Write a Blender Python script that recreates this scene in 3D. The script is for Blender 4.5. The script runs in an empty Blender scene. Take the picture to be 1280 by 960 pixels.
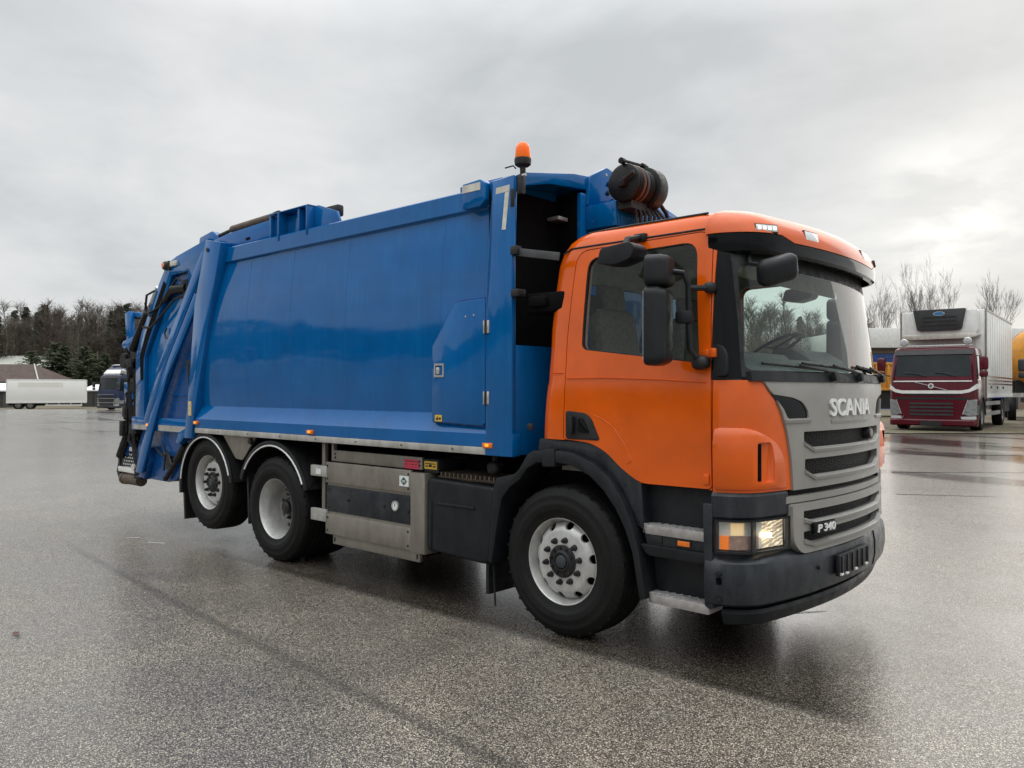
import bpy, bmesh, math, random
from math import sin, cos, pi, radians, sqrt, atan, atan2
from mathutils import Vector, Matrix, noise

# ------------------------------------------------------------------ scene
SC = bpy.context.scene
COL = SC.collection
RND = random.Random(7)

cam_d = bpy.data.cameras.new('camera')
CAM = bpy.data.objects.new('camera', cam_d); COL.objects.link(CAM)
cam_d.sensor_width = 36.0; cam_d.lens = 36.0 * 1000.06 / 1280.0
cam_d.clip_start = 0.1; cam_d.clip_end = 3000
CAM.location = (3.4209, -5.4976, 1.6776)
YAW, PITCH = 0.73511, 0.00848
CAM.rotation_euler = (pi / 2 + PITCH, -0.00157, YAW)
SC.camera = CAM
# ground-plane directions of the photograph: RIGHT across the picture, AWAY into it
RIGHT = Vector((cos(YAW), sin(YAW), 0)); AWAY = Vector((-sin(YAW), cos(YAW), 0))
EYE = Vector((3.4209, -5.4976, 0))
def at(r, d, z=0.0):
    p = EYE + RIGHT * r + AWAY * d
    return Vector((p.x, p.y, z))

SC.view_settings.view_transform = 'Standard'
SC.view_settings.look = 'None'
SC.view_settings.exposure = 0.28
SC.view_settings.gamma = 1.0
SC.view_settings.use_curve_mapping = False
SC.render.engine = 'CYCLES'
SC.cycles.max_bounces = 8
SC.cycles.transparent_max_bounces = 24
SC.cycles.caustics_reflective = False
SC.cycles.caustics_refractive = False

SUN_DIR = (RIGHT * 0.62 + AWAY * 1.0 + Vector((0, 0, 0.42))).normalized()   # towards the sun
SUN_ELEV = math.asin(SUN_DIR.z)
sun_d = bpy.data.lights.new('sun', 'SUN'); sun_d.energy = 0.6
sun_d.angle = radians(55); sun_d.color = (1.0, 0.95, 0.88)
SUN = bpy.data.objects.new('sun', sun_d); COL.objects.link(SUN)
SUN.rotation_euler = SUN_DIR.to_track_quat('Z', 'Y').to_euler()

# ------------------------------------------------------------------ sky
W = bpy.data.worlds.new('World'); SC.world = W; W.use_nodes = True
nt = W.node_tree; nt.nodes.clear()
def N(t, kind, **kw):
    n = t.nodes.new(kind)
    for k, v in kw.items(): setattr(n, k, v)
    return n
def math_node(t, op, a, b=None, clamp=False):
    n = N(t, 'ShaderNodeMath', operation=op); n.use_clamp = clamp
    for i, v in enumerate((a, b)):
        if v is None: continue
        if isinstance(v, (int, float)): n.inputs[i].default_value = v
        else: t.links.new(v, n.inputs[i])
    return n.outputs[0]
def mix_col(t, f, a, b, blend='MIX'):
    n = N(t, 'ShaderNodeMix', data_type='RGBA', blend_type=blend)
    for s, v in ((n.inputs[0], f), (n.inputs[6], a), (n.inputs[7], b)):
        if isinstance(v, (int, float)): s.default_value = v
        elif isinstance(v, tuple): s.default_value = (*v, 1)
        else: t.links.new(v, s)
    return n.outputs[2]
def ramp(t, fac, stops):
    n = N(t, 'ShaderNodeValToRGB'); cr = n.color_ramp
    while len(cr.elements) < len(stops): cr.elements.new(0.5)
    for e, (p, c) in zip(cr.elements, stops):
        e.position = p; e.color = (*c, 1) if isinstance(c, tuple) else (c, c, c, 1)
    t.links.new(fac, n.inputs[0]); return n.outputs[0]
def noise_tex(t, vec, scale, detail=4, rough=0.55, dist=0.0):
    n = N(t, 'ShaderNodeTexNoise'); n.inputs['Scale'].default_value = scale
    n.inputs['Detail'].default_value = detail; n.inputs['Roughness'].default_value = rough
    n.inputs['Distortion'].default_value = dist
    if vec is not None: t.links.new(vec, n.inputs['Vector'])
    return n.outputs['Fac']
def mapping(t, vec, scale=(1, 1, 1), loc=(0, 0, 0), rot=(0, 0, 0)):
    n = N(t, 'ShaderNodeMapping'); n.inputs['Scale'].default_value = scale
    n.inputs['Location'].default_value = loc; n.inputs['Rotation'].default_value = rot
    t.links.new(vec, n.inputs['Vector']); return n.outputs[0]

tc = N(nt, 'ShaderNodeTexCoord'); gen = tc.outputs['Generated']
sky = N(nt, 'ShaderNodeTexSky', sky_type='NISHITA'); sky.sun_disc = False
sky.sun_elevation = SUN_ELEV; sky.sun_rotation = atan2(SUN_DIR.x, SUN_DIR.y)
sep = N(nt, 'ShaderNodeSeparateXYZ'); nt.links.new(gen, sep.inputs[0])
up = math_node(nt, 'MAXIMUM', sep.outputs[2], 0.0)
# cloud deck: project the view direction on a flat layer so that clouds get smaller towards the horizon
den = math_node(nt, 'ADD', up, 0.22)
comb = N(nt, 'ShaderNodeCombineXYZ')
nt.links.new(math_node(nt, 'DIVIDE', sep.outputs[0], den), comb.inputs[0])
nt.links.new(math_node(nt, 'DIVIDE', sep.outputs[1], den), comb.inputs[1])
c1 = noise_tex(nt, mapping(nt, comb.outputs[0], loc=(3.1, 1.7, 0)), 1.15, 6, 0.52, 0.4)
c2 = noise_tex(nt, mapping(nt, comb.outputs[0], loc=(7.3, 4.1, 2)), 3.4, 5, 0.55, 0.3)
cl = math_node(nt, 'ADD', math_node(nt, 'MULTIPLY', c1, 0.72), math_node(nt, 'MULTIPLY', c2, 0.28))
cloud = ramp(nt, cl, [(0.36, (0.46, 0.482, 0.498)), (0.45, (0.535, 0.553, 0.562)), (0.54, (0.605, 0.618, 0.622)), (0.64, (0.675, 0.685, 0.682))])
# the thinner patch of cloud with the sun behind it, low on the right
dot = N(nt, 'ShaderNodeVectorMath', operation='DOT_PRODUCT')
gl = (RIGHT * 0.545 + AWAY * 1.0 + Vector((0, 0, 0.225))).normalized()
nt.links.new(gen, dot.inputs[0]); dot.inputs[1].default_value = gl
wide = math_node(nt, 'POWER', math_node(nt, 'MAXIMUM', dot.outputs['Value'], 0.0), 30.0)
tight = math_node(nt, 'POWER', math_node(nt, 'MAXIMUM', dot.outputs['Value'], 0.0), 420.0)
br = ramp(nt, c2, [(0.40, 0.0), (0.62, 1.0)])
glow = math_node(nt, 'ADD', math_node(nt, 'MULTIPLY', wide, 0.012), math_node(nt, 'MULTIPLY', math_node(nt, 'MULTIPLY', tight, br), 0.20))
cloud = mix_col(nt, 1.0, cloud, mix_col(nt, glow, (0, 0, 0), (1.0, 0.97, 0.88)), 'ADD')
# an overcast sky is brighter overhead than near the horizon
zen = ramp(nt, math_node(nt, 'MULTIPLY', up, 1.0), [(0.0, 1.0), (0.40, 1.03), (1.0, 1.9)])
zen.node.color_ramp.elements[2].color = (4.2, 4.2, 4.2, 1)
cloud = mix_col(nt, 1.0, cloud, zen, 'MULTIPLY')
b1 = N(nt, 'ShaderNodeBackground'); nt.links.new(sky.outputs[0], b1.inputs[0]); b1.inputs[1].default_value = 0.08
b2 = N(nt, 'ShaderNodeBackground'); nt.links.new(cloud, b2.inputs[0]); b2.inputs[1].default_value = 1.0
mx = N(nt, 'ShaderNodeMixShader'); mx.inputs[0].default_value = 0.95
nt.links.new(b1.outputs[0], mx.inputs[1]); nt.links.new(b2.outputs[0], mx.inputs[2])
out = N(nt, 'ShaderNodeOutputWorld'); nt.links.new(mx.outputs[0], out.inputs[0])

# ------------------------------------------------------------------ materials
def new_mat(name):
    m = bpy.data.materials.new(name); m.use_nodes = True
    t = m.node_tree; b = t.nodes['Principled BSDF']
    geo = N(t, 'ShaderNodeNewGeometry'); obj = N(t, 'ShaderNodeTexCoord')
    return m, t, b, geo.outputs['Position'], obj.outputs['Object']
def put(t, b, name, v):
    if isinstance(v, tuple): b.inputs[name].default_value = (*v, 1) if len(v) == 3 and len(b.inputs[name].default_value) == 4 else v
    elif isinstance(v, (int, float)): b.inputs[name].default_value = v
    else: t.links.new(v, b.inputs[name])
def bump(t, b, h, strength, dist=0.01):
    n = N(t, 'ShaderNodeBump'); n.inputs['Strength'].default_value = strength; n.inputs['Distance'].default_value = dist
    t.links.new(h, n.inputs['Height']); t.links.new(n.outputs[0], b.inputs['Normal'])
def simple(name, col, rough=0.5, metal=0.0, var=0.25, scale=6.0, rvar=0.15, bmp=0.0, bscale=200.0, coat=0.0, dust=None, spec=0.5):
    """matte or glossy surface with uneven colour, uneven gloss and an optional film of dust"""
    m, t, b, pos, ob = new_mat(name)
    n1 = noise_tex(t, pos, scale, 6, 0.6)
    lo = tuple(c * (1 - var) for c in col); hi = tuple(min(1, c * (1 + var)) for c in col)
    c = ramp(t, n1, [(0.3, lo), (0.7, hi)])
    if dust:
        dcol, amt = dust
        n2 = noise_tex(t, mapping(t, pos, (1, 1, 0.35)), 9.0, 6, 0.65)
        c = mix_col(t, math_node(t, 'MULTIPLY', ramp(t, n2, [(0.42, 0.0), (0.72, 1.0)]), amt), c, dcol)
    put(t, b, 'Base Color', c); put(t, b, 'Metallic', metal); put(t, b, 'Specular IOR Level', spec)
    n3 = noise_tex(t, pos, scale * 3.1, 5, 0.6)
    put(t, b, 'Roughness', ramp(t, n3, [(0.3, max(0.02, rough - rvar)), (0.7, min(1, rough + rvar))]))
    if coat: put(t, b, 'Coat Weight', coat); put(t, b, 'Coat Roughness', 0.06)
    if bmp: bump(t, b, noise_tex(t, pos, bscale, 3, 0.6), bmp, 0.002)
    return m
M = {}
def car_paint(name, col, streak, amt, rough=0.3, coat=0.6, wob=0.05):
    """lacquer with rain streaks running down it, fine scratches and slightly wavy sheet metal"""
    m, t, b, pos, ob = new_mat(name)
    n1 = noise_tex(t, pos, 2.5, 6, 0.6)
    c = ramp(t, n1, [(0.3, tuple(x * 0.86 for x in col)), (0.7, tuple(min(1, x * 1.1) for x in col))])
    st = noise_tex(t, mapping(t, pos, (22, 22, 0.9)), 1.0, 7, 0.62, 0.25)
    pa = noise_tex(t, mapping(t, pos, loc=(4, 2, 9)), 1.6, 5, 0.6)
    f = math_node(t, 'MULTIPLY', ramp(t, st, [(0.48, 0.0), (0.72, 1.0)]), ramp(t, pa, [(0.38, 0.15), (0.62, 1.0)]))
    c = mix_col(t, math_node(t, 'MULTIPLY', f, amt), c, streak)
    gr = noise_tex(t, mapping(t, pos, loc=(1, 8, 3)), 14.0, 8, 0.7)
    c = mix_col(t, math_node(t, 'MULTIPLY', ramp(t, gr, [(0.60, 0.0), (0.80, 1.0)]), 0.05), c, (0.05, 0.045, 0.04))
    put(t, b, 'Base Color', c)
    put(t, b, 'Roughness', ramp(t, gr, [(0.35, max(0.03, rough - 0.05)), (0.7, rough + 0.06)]))
    put(t, b, 'Specular IOR Level', coat)
    bump(t, b, noise_tex(t, mapping(t, pos, (1, 1, 1.6)), 0.9, 2, 0.4), wob, 0.25)
    return m
M['blue'] = car_paint('blue_paint', (0.0005, 0.102, 0.325), (0.008, 0.20, 0.44), 0.30, 0.05, 0.36, 0.05)
M['blue_dirty'] = car_paint('grimy_blue_paint', (0.002, 0.07, 0.26), (0.02, 0.028, 0.04), 0.55, 0.26, 0.4, 0.04)
M['orange'] = car_paint('orange_paint', (0.70, 0.105, 0.003), (0.68, 0.14, 0.015), 0.10, 0.14, 0.5, 0.010)
M['silver'] = car_paint('silver_grey_paint', (0.26, 0.252, 0.232), (0.21, 0.20, 0.185), 0.2, 0.38, 0.5, 0.004)
M['plastic'] = simple('dark_grey_plastic', (0.008, 0.0095, 0.012), 0.48, 0, 0.3, 4, 0.15, 0.25, 260, dust=((0.06, 0.06, 0.058), 0.14), spec=0.3)
M['bumper'] = simple('scuffed_bumper_plastic', (0.010, 0.0135, 0.018), 0.36, 0, 0.3, 5, 0.14, 0.2, 240, dust=((0.10, 0.11, 0.12), 0.26), spec=0.4)
M['black'] = simple('matte_black', (0.008, 0.008, 0.009), 0.6, 0, 0.3, 5, 0.2)
M['gloss'] = simple('gloss_black', (0.004, 0.005, 0.006), 0.08, 0, 0.2, 3, 0.03, spec=0.16)
M['void'] = simple('unlit_dirty_steel', (0.004, 0.004, 0.0045), 0.85, 0, 0.3, 4, 0.1, spec=0.1)  # near-black: dirt plus the dark of unlit hollows put into the colour
M['chassis'] = simple('muddy_chassis_steel', (0.010, 0.010, 0.011), 0.7, 0.2, 0.4, 7, 0.2, dust=((0.035, 0.03, 0.026), 0.4))
M['steel'] = simple('dull_stainless_steel', (0.30, 0.275, 0.24), 0.42, 0.55, 0.15, 3, 0.12, 0.12, 120, dust=((0.13, 0.115, 0.095), 0.5))
M['bright'] = simple('bright_metal', (0.55, 0.55, 0.54), 0.3, 0.7, 0.12, 8, 0.1)
M['alu'] = simple('worn_aluminium_strip', (0.46, 0.45, 0.42), 0.5, 0.25, 0.2, 5, 0.15, dust=((0.16, 0.15, 0.13), 0.55))
M['darkstrap'] = simple('grey_rubber', (0.06, 0.062, 0.065), 0.55, 0, 0.2, 9, 0.1)
M['white'] = simple('white_paint', (0.76, 0.76, 0.74), 0.45, 0, 0.08, 4, 0.12, dust=((0.42, 0.41, 0.38), 0.3))
M['step'] = simple('chequered_step_metal', (0.36, 0.34, 0.33), 0.45, 0.35, 0.2, 20, 0.15)
M['rimsilver'] = simple('silver_rim_paint', (0.56, 0.56, 0.54), 0.36, 0.3, 0.12, 9, 0.1, dust=((0.2, 0.18, 0.155), 0.4))
M['rimdirty'] = simple('dusty_grey_rim', (0.27, 0.265, 0.25), 0.55, 0.1, 0.2, 9, 0.12, dust=((0.09, 0.08, 0.07), 0.7))
M['hub'] = simple('greasy_hub', (0.018, 0.018, 0.02), 0.45, 0.3, 0.4, 25, 0.2, dust=((0.06, 0.045, 0.035), 0.5))
M['hubcap'] = simple('blue_grey_hub_cap', (0.045, 0.055, 0.062), 0.4, 0.3, 0.3, 25, 0.15)
M['fabric'] = simple('seat_fabric', (0.15, 0.14, 0.12), 0.9, 0, 0.25, 30, 0.05)
M['trim'] = simple('cab_trim', (0.30, 0.29, 0.26), 0.75, 0, 0.2, 10, 0.1)
M['dash'] = simple('dashboard_vinyl', (0.06, 0.065, 0.065), 0.6, 0, 0.2, 10, 0.1)
M['letters'] = simple('chrome_letters', (0.80, 0.80, 0.78), 0.35, 0.15, 0.04, 8, 0.05)
M['rust'] = simple('rusty_hose', (0.12, 0.05, 0.028), 0.7, 0, 0.4, 30, 0.1)
M['hose'] = simple('black_hose', (0.006, 0.006, 0.0065), 0.45, 0, 0.3, 12, 0.15, spec=0.3)
M['tape'] = simple('reflective_tape', (0.62, 0.60, 0.53), 0.4, 0.1, 0.12, 16, 0.1, dust=((0.25, 0.23, 0.18), 0.5))
M['ytape'] = simple('yellow_sticker', (0.72, 0.46, 0.06), 0.45, 0, 0.1, 16, 0.1)
M['pink'] = simple('pink_sticker', (0.72, 0.05, 0.12), 0.5, 0, 0.1, 20, 0.1)
M['print_white'] = simple('white_sticker', (0.74, 0.76, 0.76), 0.45, 0, 0.05, 20, 0.1)
M['print_green'] = simple('green_print', (0.02, 0.10, 0.07), 0.45, 0, 0.1, 20, 0.1)
M['amber'] = simple('amber_lens', (0.75, 0.17, 0.008), 0.15, 0, 0.15, 40, 0.05, coat=0.6)
M['lens_clear'] = simple('ribbed_clear_lens', (0.52, 0.54, 0.55), 0.15, 0.1, 0.25, 60, 0.06, coat=0.7)
M['wood_grey'] = simple('worn_roller', (0.10, 0.075, 0.055), 0.7, 0, 0.4, 12, 0.1)

def emitter(name, col, strength, base=(0.8, 0.8, 0.8)):
    m, t, b, pos, ob = new_mat(name)
    put(t, b, 'Base Color', base); put(t, b, 'Emission Color', col); put(t, b, 'Emission Strength', strength)
    return m
M['lens_bright'] = simple('white_ribbed_lens', (0.74, 0.76, 0.76), 0.18, 0.0, 0.12, 60, 0.06, coat=0.7)
M['side_lens'] = simple('dull_reddish_lens', (0.34, 0.22, 0.18), 0.2, 0, 0.35, 30, 0.06)
M['led'] = emitter('lit_white_led', (1.0, 0.98, 0.95), 1.0)
M['lit_lamp'] = emitter('lit_headlamp_bulb', (1.0, 0.76, 0.42), 5.0)
M['lit_amber'] = emitter('lit_marker_lamp', (1.0, 0.36, 0.03), 0.9, (0.8, 0.25, 0.02))
M['glow_amber'] = emitter('glowing_indicator', (1.0, 0.22, 0.01), 0.30, (0.75, 0.16, 0.01))
M['glow_yellow'] = emitter('glowing_position_lamp', (1.0, 0.66, 0.28), 0.35, (0.75, 0.62, 0.42))
M['clean_white'] = simple('clean_white_panel', (0.84, 0.84, 0.82), 0.4, 0, 0.03, 0.5, 0.08)

def fluted_lamp():
    m, t, b, pos, ob = new_mat('lit_fluted_headlamp')
    w = N(t, 'ShaderNodeTexWave'); w.inputs['Scale'].default_value = 26.0; w.inputs['Distortion'].default_value = 5.0; w.inputs['Detail'].default_value = 3.0
    t.links.new(mapping(t, pos, (1, 1, 2.6), rot=(0.5, 0, 0.4)), w.inputs['Vector'])
    n = noise_tex(t, pos, 24.0, 4, 0.6)
    put(t, b, 'Base Color', (0.6, 0.56, 0.48)); put(t, b, 'Roughness', 0.2)
    put(t, b, 'Emission Color', ramp(t, w.outputs['Fac'], [(0.1, (0.9, 0.55, 0.2)), (0.75, (1.0, 0.84, 0.58))]))
    put(t, b, 'Emission Strength', math_node(t, 'MULTIPLY', ramp(t, w.outputs['Fac'], [(0.1, 0.16), (0.55, 0.38), (0.9, 0.85)]), ramp(t, n, [(0.35, 0.45), (0.65, 1.2)])))
    return m
M['fluted'] = fluted_lamp()
def beacon_mat():
    m, t, b, pos, ob = new_mat('orange_beacon_dome')
    put(t, b, 'Base Color', (1.0, 0.17, 0.002)); put(t, b, 'Roughness', 0.15); put(t, b, 'Specular IOR Level', 0.3)
    put(t, b, 'Subsurface Weight', 0.8); put(t, b, 'Subsurface Radius', (0.08, 0.03, 0.005)); put(t, b, 'Subsurface Scale', 0.6)
    return m
M['beacon'] = beacon_mat()

def glass(name, tint, ior=1.5, film=0.0, filmcol=(0.25, 0.3, 0.3)):
    m = bpy.data.materials.new(name); m.use_nodes = True; t = m.node_tree; t.nodes.clear()
    tr = N(t, 'ShaderNodeBsdfTransparent'); tr.inputs[0].default_value = (*tint, 1)
    gl = N(t, 'ShaderNodeBsdfGlossy'); gl.inputs['Roughness'].default_value = 0.015
    fr = N(t, 'ShaderNodeFresnel'); fr.inputs[0].default_value = ior
    mx = N(t, 'ShaderNodeMixShader'); geo0 = N(t, 'ShaderNodeNewGeometry'); t.links.new(math_node(t, 'MULTIPLY', fr.outputs[0], math_node(t, 'SUBTRACT', 1.0, geo0.outputs['Backfacing'])), mx.inputs[0])
    t.links.new(tr.outputs[0], mx.inputs[1]); t.links.new(gl.outputs[0], mx.inputs[2])
    last = mx.outputs[0]
    if film:
        geo = N(t, 'ShaderNodeNewGeometry')
        n = noise_tex(t, mapping(t, geo.outputs['Position'], (9, 9, 0.8)), 1.0, 6, 0.6)
        d = N(t, 'ShaderNodeBsdfDiffuse'); d.inputs[0].default_value = (*filmcol, 1)
        m2 = N(t, 'ShaderNodeMixShader')
        t.links.new(math_node(t, 'MULTIPLY', ramp(t, n, [(0.35, 0.25), (0.7, 1.0)]), film), m2.inputs[0])
        t.links.new(last, m2.inputs[1]); t.links.new(d.outputs[0], m2.inputs[2]); last = m2.outputs[0]
    o = N(t, 'ShaderNodeOutputMaterial'); t.links.new(last, o.inputs[0])
    return m
M['glass_side'] = glass('tinted_side_glass', (0.90, 0.955, 0.935), 1.45)
M['glass_front'] = glass('greenish_windscreen_glass', (0.93, 0.985, 0.965), 1.45, 0.015)
M['glass_lens'] = glass('headlamp_glass', (0.97, 0.97, 0.96), 1.45, 0.03, (0.5, 0.48, 0.44))
M['glass_dark'] = glass('dark_glass', (0.12, 0.14, 0.14), 1.5)

def tyre_mat():
    m, t, b, pos, ob = new_mat('tyre_rubber')
    n1 = noise_tex(t, pos, 7, 6, 0.65)
    c = ramp(t, n1, [(0.35, (0.004, 0.004, 0.0043)), (0.7, (0.009, 0.0088, 0.0085))])
    n2 = noise_tex(t, pos, 30, 6, 0.7)
    c = mix_col(t, math_node(t, 'MULTIPLY', ramp(t, n2, [(0.5, 0.0), (0.8, 1.0)]), 0.22), c, (0.04, 0.036, 0.032))
    put(t, b, 'Base Color', c); put(t, b, 'Roughness', ramp(t, n1, [(0.3, 0.5), (0.7, 0.75)])); put(t, b, 'Specular IOR Level', 0.25)
    bump(t, b, noise_tex(t, pos, 140, 4, 0.6), 0.3, 0.003)
    return m
M['tyre'] = tyre_mat()

# ------------------------------------------------------------------ mesh helpers
class MB:
    """collects closed shapes and links them as one mesh object"""
    def __init__(self): self.v = []; self.f = []; self.cuts = []
    def add(self, vs, fs):
        o = len(self.v); self.cuts.append((o, len(self.f))); self.v += [tuple(p) for p in vs]; self.f += [tuple(i + o for i in f) for f in fs]; return self
    def box(self, x0, x1, y0, y1, z0, z1):
        return self.add([(x, y, z) for x in (x0, x1) for y in (y0, y1) for z in (z0, z1)],
                        [(0, 1, 3, 2), (4, 6, 7, 5), (0, 4, 5, 1), (2, 3, 7, 6), (0, 2, 6, 4), (1, 5, 7, 3)])
    def obox(self, c, ax, ay, az, sx, sy, sz):
        c, ax, ay, az = Vector(c), Vector(ax).normalized(), Vector(ay).normalized(), Vector(az).normalized()
        vs = [c + ax * (i * sx / 2) + ay * (j * sy / 2) + az * (k * sz / 2) for i in (-1, 1) for j in (-1, 1) for k in (-1, 1)]
        return self.add(vs, [(0, 1, 3, 2), (4, 6, 7, 5), (0, 4, 5, 1), (2, 3, 7, 6), (0, 2, 6, 4), (1, 5, 7, 3)])
    def prism(self, poly, axis, a0, a1):
        """2-D polygon extruded along an axis: poly is (x,z) for 'y', (y,z) for 'x', (x,y) for 'z'"""
        mk = {'y': lambda p, a: (p[0], a, p[1]), 'x': lambda p, a: (a, p[0], p[1]), 'z': lambda p, a: (p[0], p[1], a)}[axis]
        n = len(poly)
        return self.add([mk(p, a0) for p in poly] + [mk(p, a1) for p in poly],
                        [tuple(range(n)), tuple(range(2 * n - 1, n - 1, -1))] + [(i, (i + 1) % n, (i + 1) % n + n, i + n) for i in range(n)])
    def tube(self, pts, r, seg=8, r1=None, cap=True):
        pts = [Vector(p) for p in pts]; n = len(pts); rings = []; prev = None
        for i, p in enumerate(pts):
            d = (pts[min(i + 1, n - 1)] - pts[max(i - 1, 0)]).normalized()
            a = prev if prev is not None else (Vector((0, 0, 1)) if abs(d.z) < 0.9 else Vector((1, 0, 0)))
            a = (a - d * a.dot(d)).normalized(); b = d.cross(a); prev = a
            rr = r if r1 is None else r + (r1 - r) * i / max(1, n - 1)
            rings.append([p + a * (cos(2 * pi * k / seg) * rr) + b * (sin(2 * pi * k / seg) * rr) for k in range(seg)])
        vs = [v for ring in rings for v in ring]; fs = []
        for i in range(n - 1):
            for k in range(seg):
                k2 = (k + 1) % seg; fs.append((i * seg + k, i * seg + k2, (i + 1) * seg + k2, (i + 1) * seg + k))
        if cap: fs += [tuple(range(seg - 1, -1, -1)), tuple(range((n - 1) * seg, n * seg))]
        return self.add(vs, fs)
    def lathe(self, prof, c, axis='y', seg=32, closed=False):
        """profile (radius, offset along the axis) turned about an axis through c"""
        c = Vector(c); vs = []; n = len(prof)
        for k in range(seg):
            a = 2 * pi * k / seg
            for r, h in prof:
                if axis == 'y': vs.append(c + Vector((r * cos(a), h, r * sin(a))))
                elif axis == 'x': vs.append(c + Vector((h, r * cos(a), r * sin(a))))
                else: vs.append(c + Vector((r * cos(a), r * sin(a), h)))
        fs = []; m = n if closed else n - 1
        for k in range(seg):
            k2 = (k + 1) % seg
            for i in range(m):
                i2 = (i + 1) % n; fs.append((k * n + i, k * n + i2, k2 * n + i2, k2 * n + i))
        return self.add(vs, fs)
    def loft(self, rings):
        n = len(rings[0]); vs = [p for r in rings for p in r]; fs = []
        for i in range(len(rings) - 1):
            for k in range(n):
                k2 = (k + 1) % n; fs.append((i * n + k, i * n + k2, (i + 1) * n + k2, (i + 1) * n + k))
        fs += [tuple(range(n - 1, -1, -1)), tuple(range((len(rings) - 1) * n, len(rings) * n))]
        return self.add(vs, fs)
    def mesh(self, name, bevel=0.0, segs=2, merge=False):
        me = bpy.data.meshes.new(name); me.from_pydata(self.v, [], self.f)
        bm = bmesh.new(); bm.from_mesh(me)
        if merge: bmesh.ops.remove_doubles(bm, verts=bm.verts, dist=1e-5)
        bmesh.ops.recalc_face_normals(bm, faces=bm.faces)
        if bevel > 0:
            es = [e for e in bm.edges if len(e.link_faces) == 2 and e.calc_face_angle(0) > radians(28)]
            bmesh.ops.bevel(bm, geom=es, offset=bevel, segments=segs, affect='EDGES', clamp_overlap=True, profile=0.5)
        bm.to_mesh(me); bm.free()
        return me
    def each(self, name, mat, parent=None, bevel=0.0, segs=2, angle=35):
        """every shape added so far becomes an object of its own"""
        out = []
        for i, (v0, f0) in enumerate(self.cuts):
            v1, f1 = self.cuts[i + 1] if i + 1 < len(self.cuts) else (len(self.v), len(self.f))
            m = MB(); m.v = self.v[v0:v1]; m.f = [tuple(k - v0 for k in f) for f in self.f[f0:f1]]
            out.append(m.build(name, mat, parent, bevel, segs, angle))
        return out
    def build(self, name, mat, parent=None, bevel=0.0, segs=2, angle=35, merge=False):
        return link(name, self.mesh(name, bevel, segs, merge), mat, parent, angle)

def link(name, me, mat, parent=None, angle=35):
    me.materials.clear(); me.materials.append(M[mat] if isinstance(mat, str) else mat)
    me.shade_smooth(); me.set_sharp_from_angle(angle=radians(angle))
    o = bpy.data.objects.new(name, me); COL.objects.link(o)
    if parent: o.parent = parent
    return o
def mirror_y(me):
    m2 = me.copy(); bm = bmesh.new(); bm.from_mesh(m2)
    for v in bm.verts: v.co.y = -v.co.y
    bmesh.ops.reverse_faces(bm, faces=bm.faces); bm.to_mesh(m2); bm.free(); return m2
def boolean(a, b, op):
    oa = bpy.data.objects.new('cut_a', a); ob = bpy.data.objects.new('cut_b', b)
    COL.objects.link(oa); COL.objects.link(ob)
    md = oa.modifiers.new('cut', 'BOOLEAN'); md.operation = op; md.solver = 'EXACT'; md.object = ob
    dg = bpy.context.evaluated_depsgraph_get(); dg.update()
    me = bpy.data.meshes.new_from_object(oa.evaluated_get(dg))
    bpy.data.objects.remove(oa); bpy.data.objects.remove(ob)
    return me
def cut(a, *bs):
    for b in bs: a = boolean(a, b, 'DIFFERENCE')
    return a
def meet(a, *bs):
    for b in bs: a = boolean(a, b, 'INTERSECT')
    return a
def pris(poly, axis, a0, a1): return MB().prism(poly, axis, a0, a1).mesh('prism')
def bx(*a): return MB().box(*a).mesh('box')
def empty(name, loc, rz=0.0):
    o = bpy.data.objects.new(name, None); COL.objects.link(o); o.location = loc; o.rotation_euler = (0, 0, rz)
    o.empty_display_size = 0.3; return o
def flatten(root):
    """thing > part > sub-part and no deeper: lift deeper pieces up to the part they belong to"""
    bpy.context.view_layer.update()
    def walk(o, depth, part):
        for ch in list(o.children):
            p = part if depth >= 1 else ch
            walk(ch, depth + 1, p)
            if depth + 1 > 2:
                mw = ch.matrix_world.copy(); ch.parent = p; ch.matrix_parent_inverse.identity(); ch.matrix_local = p.matrix_world.inverted() @ mw
    walk(root, 0, None)
def tag(o, label, cat, group=None, kind=None):
    if label: o['label'] = label
    if cat: o['category'] = cat
    if group: o['group'] = group
    if kind: o['kind'] = kind
    return o
def copy_tree(o, parent=None):
    c = o.copy(); COL.objects.link(c)
    if parent: c.parent = parent
    for ch in list(o.children): copy_tree(ch, c)
    return c
def rounded(poly, r, seg=5):
    """round the corners of a 2-D polygon (r may be a list)"""
    n = len(poly); out = []
    for i in range(n):
        p = Vector(poly[i]); a = Vector(poly[i - 1]); b = Vector(poly[(i + 1) % n])
        rr = r[i] if isinstance(r, (list, tuple)) else r
        if rr <= 0: out.append(tuple(p)); continue
        rr = min(rr, (a - p).length * 0.45, (b - p).length * 0.45)
        s = p + (a - p).normalized() * rr; e = p + (b - p).normalized() * rr
        for k in range(seg + 1):
            t = k / seg; out.append(tuple(s * (1 - t) ** 2 + p * (2 * t * (1 - t)) + e * t * t))
    return out
# ------------------------------------------------------------------ garbage truck
TRUCK = empty('garbage_truck', (0, 0, 0))
tag(TRUCK, 'big garbage truck with orange cab and blue compactor body on the wet asphalt', 'garbage truck')

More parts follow.
